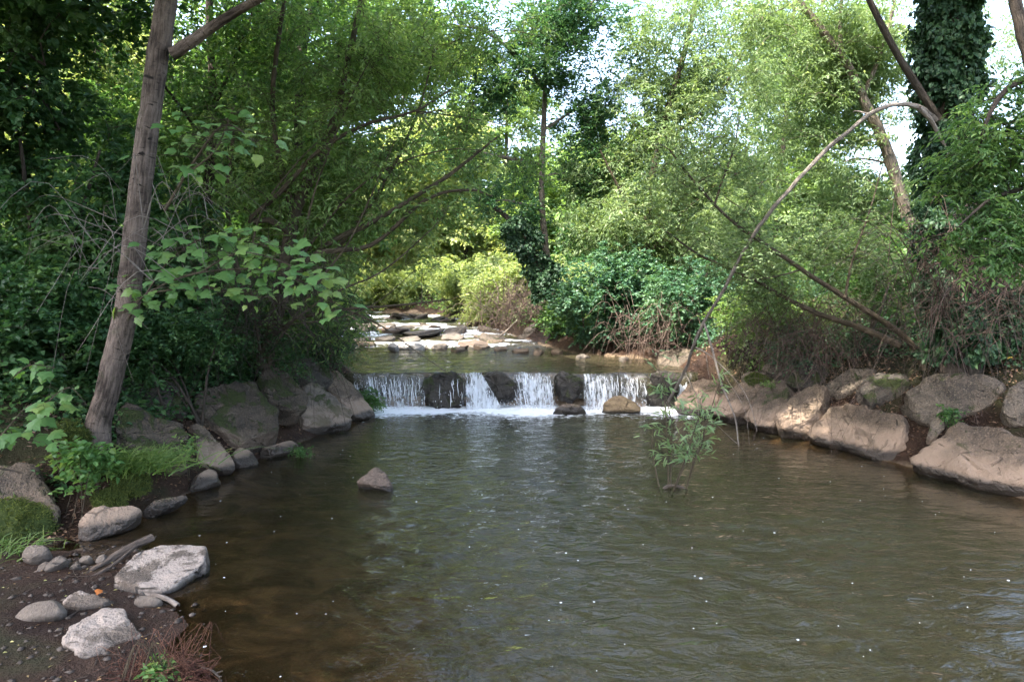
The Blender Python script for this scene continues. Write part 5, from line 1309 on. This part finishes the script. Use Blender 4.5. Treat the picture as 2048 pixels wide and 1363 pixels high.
leafy_branch('sycamore_seedling', 'broad dim leaves at the left edge above the mossy boulder',
    [[(-20, 900, 5.6), (20, 850, 5.6), (60, 810, 5.55), (110, 815, 5.5)], [(0, 870, 5.6), (40, 870, 5.5), (80, 885, 5.45)]], [16, 10], .12, None, M['bark_olive'], 9, 'seedling', meshes=MAPLE, spread=.10, rad=.008)
leafy_branch('sycamore_seedling', 'few broad leaves just left of the trunk foot',
    [[(85, 840, 6.0), (100, 800, 6.0), (140, 775, 6.0), (175, 810, 5.95)], [(20, 760, 6.0), (60, 730, 5.9), (110, 735, 5.9)]], [13, 14], .10, None, M['bark_olive'], 10, 'seedling', meshes=MAPLE, spread=.10, rad=.008)

# willow sapling standing in the pool
r = np.random.default_rng(77)
B = on_level(1345, 975, 0)
ws = thing('willow_sapling', 'young willow sapling standing in the pool right of centre', 'sapling', B)
WS = [[(1338, 985), (1336, 940), (1334, 880), (1328, 790), (1312, 715)], [(1340, 985), (1342, 930), (1343, 850), (1322, 745)], [(1344, 972), (1358, 950), (1375, 905), (1392, 850), (1402, 825)],
      [(1344, 972), (1362, 945), (1385, 900), (1405, 860), (1418, 820)], [(1368, 978), (1385, 930), (1402, 880), (1418, 830), (1440, 760)], [(1323, 968), (1308, 925), (1304, 885), (1306, 855)], [(1368, 975), (1390, 920), (1408, 870), (1400, 800)]]
nl = 0; extra = []
for q, path in enumerate(WS):
    dy = r.uniform(-.12, .12)
    Yb = B[1]
    pts = [at(x, y, Yb + dy * k) for k, (x, y) in enumerate(path)]
    pts[0][2] = min(pts[0][2], -.1)
    sp = smooth_path(pts, 22)
    link('stem', Tubes().add(sp, np.linspace(.011, .003, 22), 7, .03).mesh('stem', M['bark_olive'], B), (0, 0, 0), ws)
    for k in range(8 if q == 5 else 23):
        i = int(r.integers(7, 22)); a = r.uniform(0, 6.28)
        tip = sp[i] + np.array([math.cos(a) * .17, math.sin(a) * .16, r.uniform(.0, .16)]) * r.uniform(.4, 1.3)
        if k % 2 == 0:
            link('twig', Tubes().add(smooth_path([sp[i], (sp[i] + tip) / 2 + np.array([0, 0, .02]), tip], 5), np.linspace(.003, .001, 5), 4).mesh('twig', M['bark_olive'], B), (0, 0, 0), ws)
        for w_ in range(2):
            t_ = r.uniform(.15, 1); P = sp[i] * (1 - t_) + tip * t_
            D = unit(tip - sp[i]) + r.normal(0, .55, 3) + np.array([0, 0, -.15])
            for _ in range(1): extra.append((P + r.normal(0, .035, 3), D + r.normal(0, .5, 3), np.array([0, -.3, 1]) + r.normal(0, .4, 3)))
            place_leaf(ws, LANCE, P, D, np.array([0, -.3, 1]) + r.normal(0, .4, 3), r.uniform(.08, .14), r); nl += 1
ex = np.array(extra); n_ = len(ex)
link('foliage', leaves_mesh('foliage', ex[:, 0], ex[:, 1], ex[:, 2], r.uniform(.05, .11, n_), r.uniform(.012, .018, n_), M['leaf_sapling'], B, True), (0, 0, 0), ws, 'stuff')
sp = smooth_path([at(1325, 975, B[1]), at(1345, 968, B[1]), at(1375, 975, B[1])], 8); sp[:, 2] = np.array([-.03, .0, .02, .025, .02, .015, .0, -.03])
link('root', Tubes().add(sp, np.linspace(.02, .014, 8), 8, .1).mesh('root', M['driftwood'], B), (0, 0, 0), ws)

# the long dead limb and its hanging twigs
def wood_thing(name, label, cat, parts, mat, group=None):
    base = at(*parts[0][1][-1]); root = thing(name, label, cat, base, group)
    for nm, path, r0, r1 in parts:
        pts = np.array([at(*p_) for p_ in path]); ln = np.linalg.norm(np.diff(pts, axis=0), axis=1).sum(); n = max(6, int(ln * 9))
        sp = smooth_path(pts, n); sp[1:-1] += rng.normal(0, r0 * .15, (n - 2, 3))
        link(nm, Tubes().add(sp, np.linspace(r0, r1, n), 10 if r0 > .02 else 6, .06).mesh(nm, mat, base), (0, 0, 0), root)
    return root
wood_thing('dead_limb', 'long bare dead limb arching from the ivy trunk down to the stream', 'branch', [
    ('limb', [(1872, 240, 8.4), (1850, 222, 8.3), (1825, 212, 8.25), (1795, 208, 8.2), (1745, 225, 8.2), (1690, 268, 8.25), (1640, 312, 8.35), (1580, 378, 8.5), (1520, 450, 8.7), (1475, 525, 9.0), (1440, 592, 9.3), (1405, 650, 9.7), (1385, 695, 10.0), (1370, 740, 10.4), (1335, 805, 10.9)], .027, .021),
    ('broken_stub', [(1838, 216, 8.25), (1862, 240, 8.3), (1890, 290, 8.4), (1900, 330, 8.45)], .030, .016),
    ('twig', [(1408, 645, 9.65), (1425, 700, 9.5), (1442, 765, 9.3), (1470, 835, 9.1), (1478, 900, 8.9), (1490, 962, 7.6)], .016, .008),
    ('twig', [(1387, 692, 10.0), (1412, 705, 9.8), (1436, 724, 9.6), (1478, 768, 9.3), (1502, 812, 9.2), (1514, 862, 9.1)], .010, .004),
    ('twig', [(1436, 724, 9.6), (1455, 760, 9.5), (1490, 820, 9.3), (1500, 905, 9.0)], .006, .002),
    ('twig', [(1412, 705, 9.8), (1416, 740, 9.7), (1420, 758, 9.7)], .005, .003),
    ('twig', [(1370, 745, 10.4), (1385, 775, 10.2), (1397, 800, 10.1), (1396, 845, 10.0)], .010, .004),
    ('twig', [(1478, 890, 9.0), (1450, 865, 8.8), (1415, 830, 8.6)], .006, .002),
    ('twig', [(1740, 228, 8.2), (1712, 222, 8.3), (1706, 226, 8.4)], .012, .005)], M['deadwood'])
wood_thing('driftwood', 'dark stringy driftwood lying against the pale slab', 'driftwood', [
    ('branch', [(150, 1160, 4.75), (185, 1140, 4.9), (222, 1118, 5.0), (258, 1096, 5.1), (305, 1074, 5.25)], .022, .030),
    ('branch', [(165, 1162, 4.7), (205, 1143, 4.8), (245, 1115, 4.95), (275, 1090, 5.1)], .016, .012),
    ('branch', [(170, 1148, 4.8), (200, 1130, 4.9), (250, 1096, 5.1)], .012, .014), ('broken_tip', [(290, 1080, 5.2), (306, 1078, 5.25), (313, 1070, 5.3)], .012, .003)], M['driftwood'])
wood_thing('curved_stick', 'curved brown stick resting over the oval cobble', 'stick', [('stick', [(268, 1187, 4.5), (300, 1188, 4.42), (325, 1194, 4.38), (342, 1202, 4.33), (356, 1211, 4.28)], .014, .017)], M['deadwood'])
wood_thing('bleached_stick', 'bleached twisted stick at the water edge by the red roots', 'stick', [('stick', [(385, 1328, 3.6), (410, 1336, 3.55), (432, 1345, 3.5), (445, 1366, 3.42)], .008, .006), ('twig', [(432, 1345, 3.5), (445, 1340, 3.5)], .005, .003)], M['bark_pale'])
wood_thing('white_post', 'slim pale post standing on the right bank behind the bramble mound', 'post', [('post', [(1299, 420, 17.5), (1297, 470, 17.5), (1296, 560, 17.5)], .035, .035)], M['bark_pale'])
wood_thing('fallen_branch', 'bare branch lying at the far right waterline beyond the weir', 'branch', [('branch', [(1035, 640, 20), (1012, 662, 20), (990, 678, 19.8)], .04, .02), ('twig', [(1005, 645, 20), (1022, 655, 20)], .015, .01)], M['deadwood'])

# tangles of bare twigs
def tangle(name, label, C, rad, n, r_, mat, seed, hang=.5, ln=(.6, 1.6)):
    r = np.random.default_rng(seed); tb = Tubes()
    for k in range(n):
        v = r.normal(0, 1, 3); v /= np.linalg.norm(v)
        a = C + v * r.random() ** .45 * np.asarray(rad)
        L = r.uniform(*ln); d = unit(np.array([r.normal(0, .8), r.normal(-.15, .5), r.normal(.15, .6)]))
        e_ = a + d * L; mid = (a + e_) / 2 + np.array([0, 0, .22 * L]) + r.normal(0, .08, 3)
        e_[2] -= hang * L * r.random()
        pts = smooth_path([a, mid, e_], 8)
        pts[:, 2] = np.maximum(pts[:, 2], ground_z(pts[:, 0], pts[:, 1]) + .01)
        tb.add(pts, np.linspace(r_ * r.uniform(.6, 1.3), r_ * .35, 8), 3)
    tag(link(name, tb.mesh(name, mat, C), tuple(C)), label, 'brambles', None, 'stuff')
tangle('bramble_tangle', 'reddish tangle of bare bramble stems at the right edge', at(1930, 590, 8.0), (1.0, .6, .75), 330, .0048, M['twig_red'], 1)
tangle('bramble_tangle', 'brown tangle of dry stems hanging below the yellow green bramble patch', at(1620, 680, 10.2), (1.4, .5, .42), 420, .0048, M['twig_red'], 2, .8, (.4, 1.1))
tangle('bramble_tangle', 'dry brown stems on the far bank under the oak', at(1060, 620, 20.5), (1.7, .8, .7), 320, .010, M['twig_red'], 3, .9, (.6, 1.5))
tangle('bramble_tangle', 'dry twigs trailing on the slope right above the waterfall', at(1330, 670, 14), (1.1, .6, .5), 240, .007, M['twig_red'], 4, .9, (.5, 1.2))
tangle('bramble_tangle', 'bare twigs tangled across the leaning trunk', at(270, 470, 6.1), (.75, .35, .7), 46, .004, M['deadwood'], 5, .6, (.5, 1.2))
tangle('bramble_tangle', 'dark bare stems in the shade behind the left boulders', at(450, 640, 8.8), (1.6, .6, .7), 260, .0055, M['bark_dark'], 6, .5, (.6, 1.5))
tangle('bramble_tangle', 'thin bare twigs hanging over the right boulders to the water', at(1680, 790, 8.6), (1.2, .5, .35), 60, .003, M['twig_red'], 7, 1.4, (.5, 1.0))
tangle('root_mat', 'dark red mat of fine roots at the bottom edge of the mud', at(335, 1345, 3.5), (.24, .12, .015), 300, .0022, M['root_red'], 8, .5, (.06, .20))

# fallen leaves
def fallen_leaf(label, px, py, z, size, col, seed):
    P = on_level(px, py, z); r = np.random.default_rng(seed)
    m_ = simple_mat('dead_leaf', tuple(c * .7 for c in col), col, 30, .6, .2)
    V, f = maple_leaf_mesh()
    a = r.uniform(0, 6.28); V = V * size; V = np.stack([V[:, 0] * math.cos(a) - V[:, 1] * math.sin(a), V[:, 0] * math.sin(a) + V[:, 1] * math.cos(a), V[:, 2] * 1.5 + V[:, 0] * .3], -1)
    tag(link('fallen_leaf', mesh_np('fallen_leaf', V, f, m_, False), tuple(P)), label, 'leaf', 'fallen leaves')
fallen_leaf('orange fallen leaf on the mud left of the pale slab', 200, 1178, .05, .05, (.40, .13, .03), 1)
fallen_leaf('yellow fallen leaf beside the gap between the right boulders', 1828, 906, .12, .06, (.6, .45, .06), 2)
fallen_leaf('yellow fallen leaf on the dark slab under the bramble tangle', 2024, 714, 1.25, .06, (.6, .4, .05), 3)
n = 260; r = np.random.default_rng(9)
P = np.stack([r.uniform(-4.2, -1.7, n), r.uniform(3.2, 5.2, n), np.zeros(n)], -1); P[:, 2] = ground_z(P[:, 0], P[:, 1]) + .006
P = P[sdist(P[:, 0], P[:, 1]) > .05]; n = len(P)
m_ = leaf_mat('litter', (.10, .06, .03), (.22, .14, .05), (.45, .30, .08), .1)
tag(link('leaf_litter', leaves_mesh('leaf_litter', P, r.normal(0, 1, (n, 3)) * np.array([1, 1, .1]), np.array([0, 0, 1.0]) + r.normal(0, .3, (n, 3)), r.uniform(.012, .03, n), r.uniform(.008, .018, n), m_, (0, 0, 0), False)), 'tiny yellow and brown leaf bits scattered on the mud', None, kind='stuff')
print('LEAVES', LEAF_TOTAL, 'TRIS', sum(sum(len(p_.vertices) - 2 for p_ in []) for m_ in []), 'meshes', len(bpy.data.meshes))

def ground_cover(name, label, n, xr, yr, smin, smax, mat, L, seed):
    r = np.random.default_rng(seed)
    X = r.uniform(*xr, n * 3); Y = r.uniform(*yr, n * 3); s = sdist(X, Y)
    k = (s > smin) & (s < smax) & (vnoise(X, Y, 2.2, seed) > -.9)
    X, Y = X[k][:n], Y[k][:n]; m = len(X)
    h = np.abs(r.normal(0, .11, m)) + .015
    P = np.stack([X, Y, ground_z(X, Y) + h], -1)
    D = r.normal(0, 1, (m, 3)) * np.array([1, 1, .35]) + np.array([0, 0, -.15]); N = np.array([0, 0, 1.0]) + r.normal(0, .5, (m, 3))
    tag(link(name, leaves_mesh(name, P, D, N, L * r.uniform(.6, 1.2, m), L * r.uniform(.45, .85, m), mat, (0, 0, 0), False)), label, None, kind='stuff')
ground_cover('ground_ivy', 'dark ivy ground cover on the left bank', 64000, (-9, -3.3), (5.5, 15), .55, 5.5, M['leaf_dark'], .07, 1)
ground_cover('ground_ivy', 'ivy ground cover on the right bank', 30000, (3.2, 11), (5, 14), 1.5, 5.0, M['leaf_bramble'], .06, 2)
ground_cover('ground_ivy', 'low green plants on the far banks', 34000, (-22, 8), (15, 52), .2, 7, M['leaf_mid'], .17, 3)

ground_cover('ground_ivy', 'low leafy cover on the slope right above the waterfall', 9000, (1.0, 7), (12.6, 19), .25, 3.0, M['leaf_bramble'], .075, 5)
litter_m = leaf_mat('bank_litter', (.03, .018, .010), (.075, .045, .025), (.17, .10, .05), .1)
def litter(label, n, xr, yr, smax, seed):
    r = np.random.default_rng(seed)
    X = r.uniform(*xr, n * 3); Y = r.uniform(*yr, n * 3); s = sdist(X, Y); k = (s > .03) & (s < smax)
    X, Y = X[k][:n], Y[k][:n]; m = len(X)
    P = np.stack([X, Y, ground_z(X, Y) + r.uniform(.003, .03, m)], -1)
    tag(link('leaf_litter', leaves_mesh('leaf_litter', P, r.normal(0, 1, (m, 3)) * np.array([1, 1, .35]), np.array([0, 0, 1.0]) + r.normal(0, .45, (m, 3)), r.uniform(.02, .055, m), r.uniform(.012, .035, m), litter_m, (0, 0, 0), False)), label, None, kind='stuff')
litter('brown leaf litter between the right bank boulders', 12000, (3, 8), (5, 14), 2.2, 1)
litter('brown leaf litter on the left bank', 9000, (-6, -2.2), (5.4, 14), 1.6, 2)
litter('brown litter on the far shores', 7000, (-9, 4), (14, 27), 1.5, 3)

# gravel and bits of twig pressed into the mud
r = np.random.default_rng(31); n = 620
X = r.uniform(-4.3, -1.2, n * 2); Y = r.uniform(2.9, 5.5, n * 2); s = sdist(X, Y); k = (s > -.12) & (s < 1.6); X, Y = X[k][:n], Y[k][:n]; n = len(X)
sz = np.abs(r.normal(0, .011, n)) + .005
V = oct_v[None] * (sz[:, None, None] * r.uniform(.6, 1.4, (n, 6, 1))) * np.array([1.2, 1, .45])
a = r.uniform(0, 6.28, n); ca_, sa_ = np.cos(a)[:, None], np.sin(a)[:, None]
V = np.stack([V[..., 0] * ca_ - V[..., 1] * sa_, V[..., 0] * sa_ + V[..., 1] * ca_, V[..., 2]], -1) + np.stack([X, Y, ground_z(X, Y) + .003], -1)[:, None, :]
f = (oct_f[None] + (np.arange(n) * 6)[:, None, None]).reshape(-1, 3)
tag(link('gravel', mesh_np('gravel', V.reshape(-1, 3), f, simple_mat('gravel_stone', (.03, .022, .017), (.11, .088, .07), 25, .7), True)), 'fine gravel pressed into the near left mud', None, kind='stuff')
tb = Tubes()
for k in range(90):
    x, y = r.uniform(-4.2, -1.5), r.uniform(3.2, 5.4)
    if sdist(np.array([x]), np.array([y]))[0] < .05: continue
    a = r.uniform(0, 6.28); L_ = r.uniform(.05, .22); q = np.linspace(-1, 1, 5) * L_ / 2
    xx, yy = x + q * math.cos(a) + r.normal(0, .004, 5), y + q * math.sin(a) + r.normal(0, .004, 5)
    tb.add(np.stack([xx, yy, ground_z(xx, yy) + .006], -1), np.linspace(.004, .0015, 5), 4)
tag(link('twig_litter', tb.mesh('twig_litter', M['driftwood'])), 'short dark twigs strewn over the near left mud', None, kind='stuff')
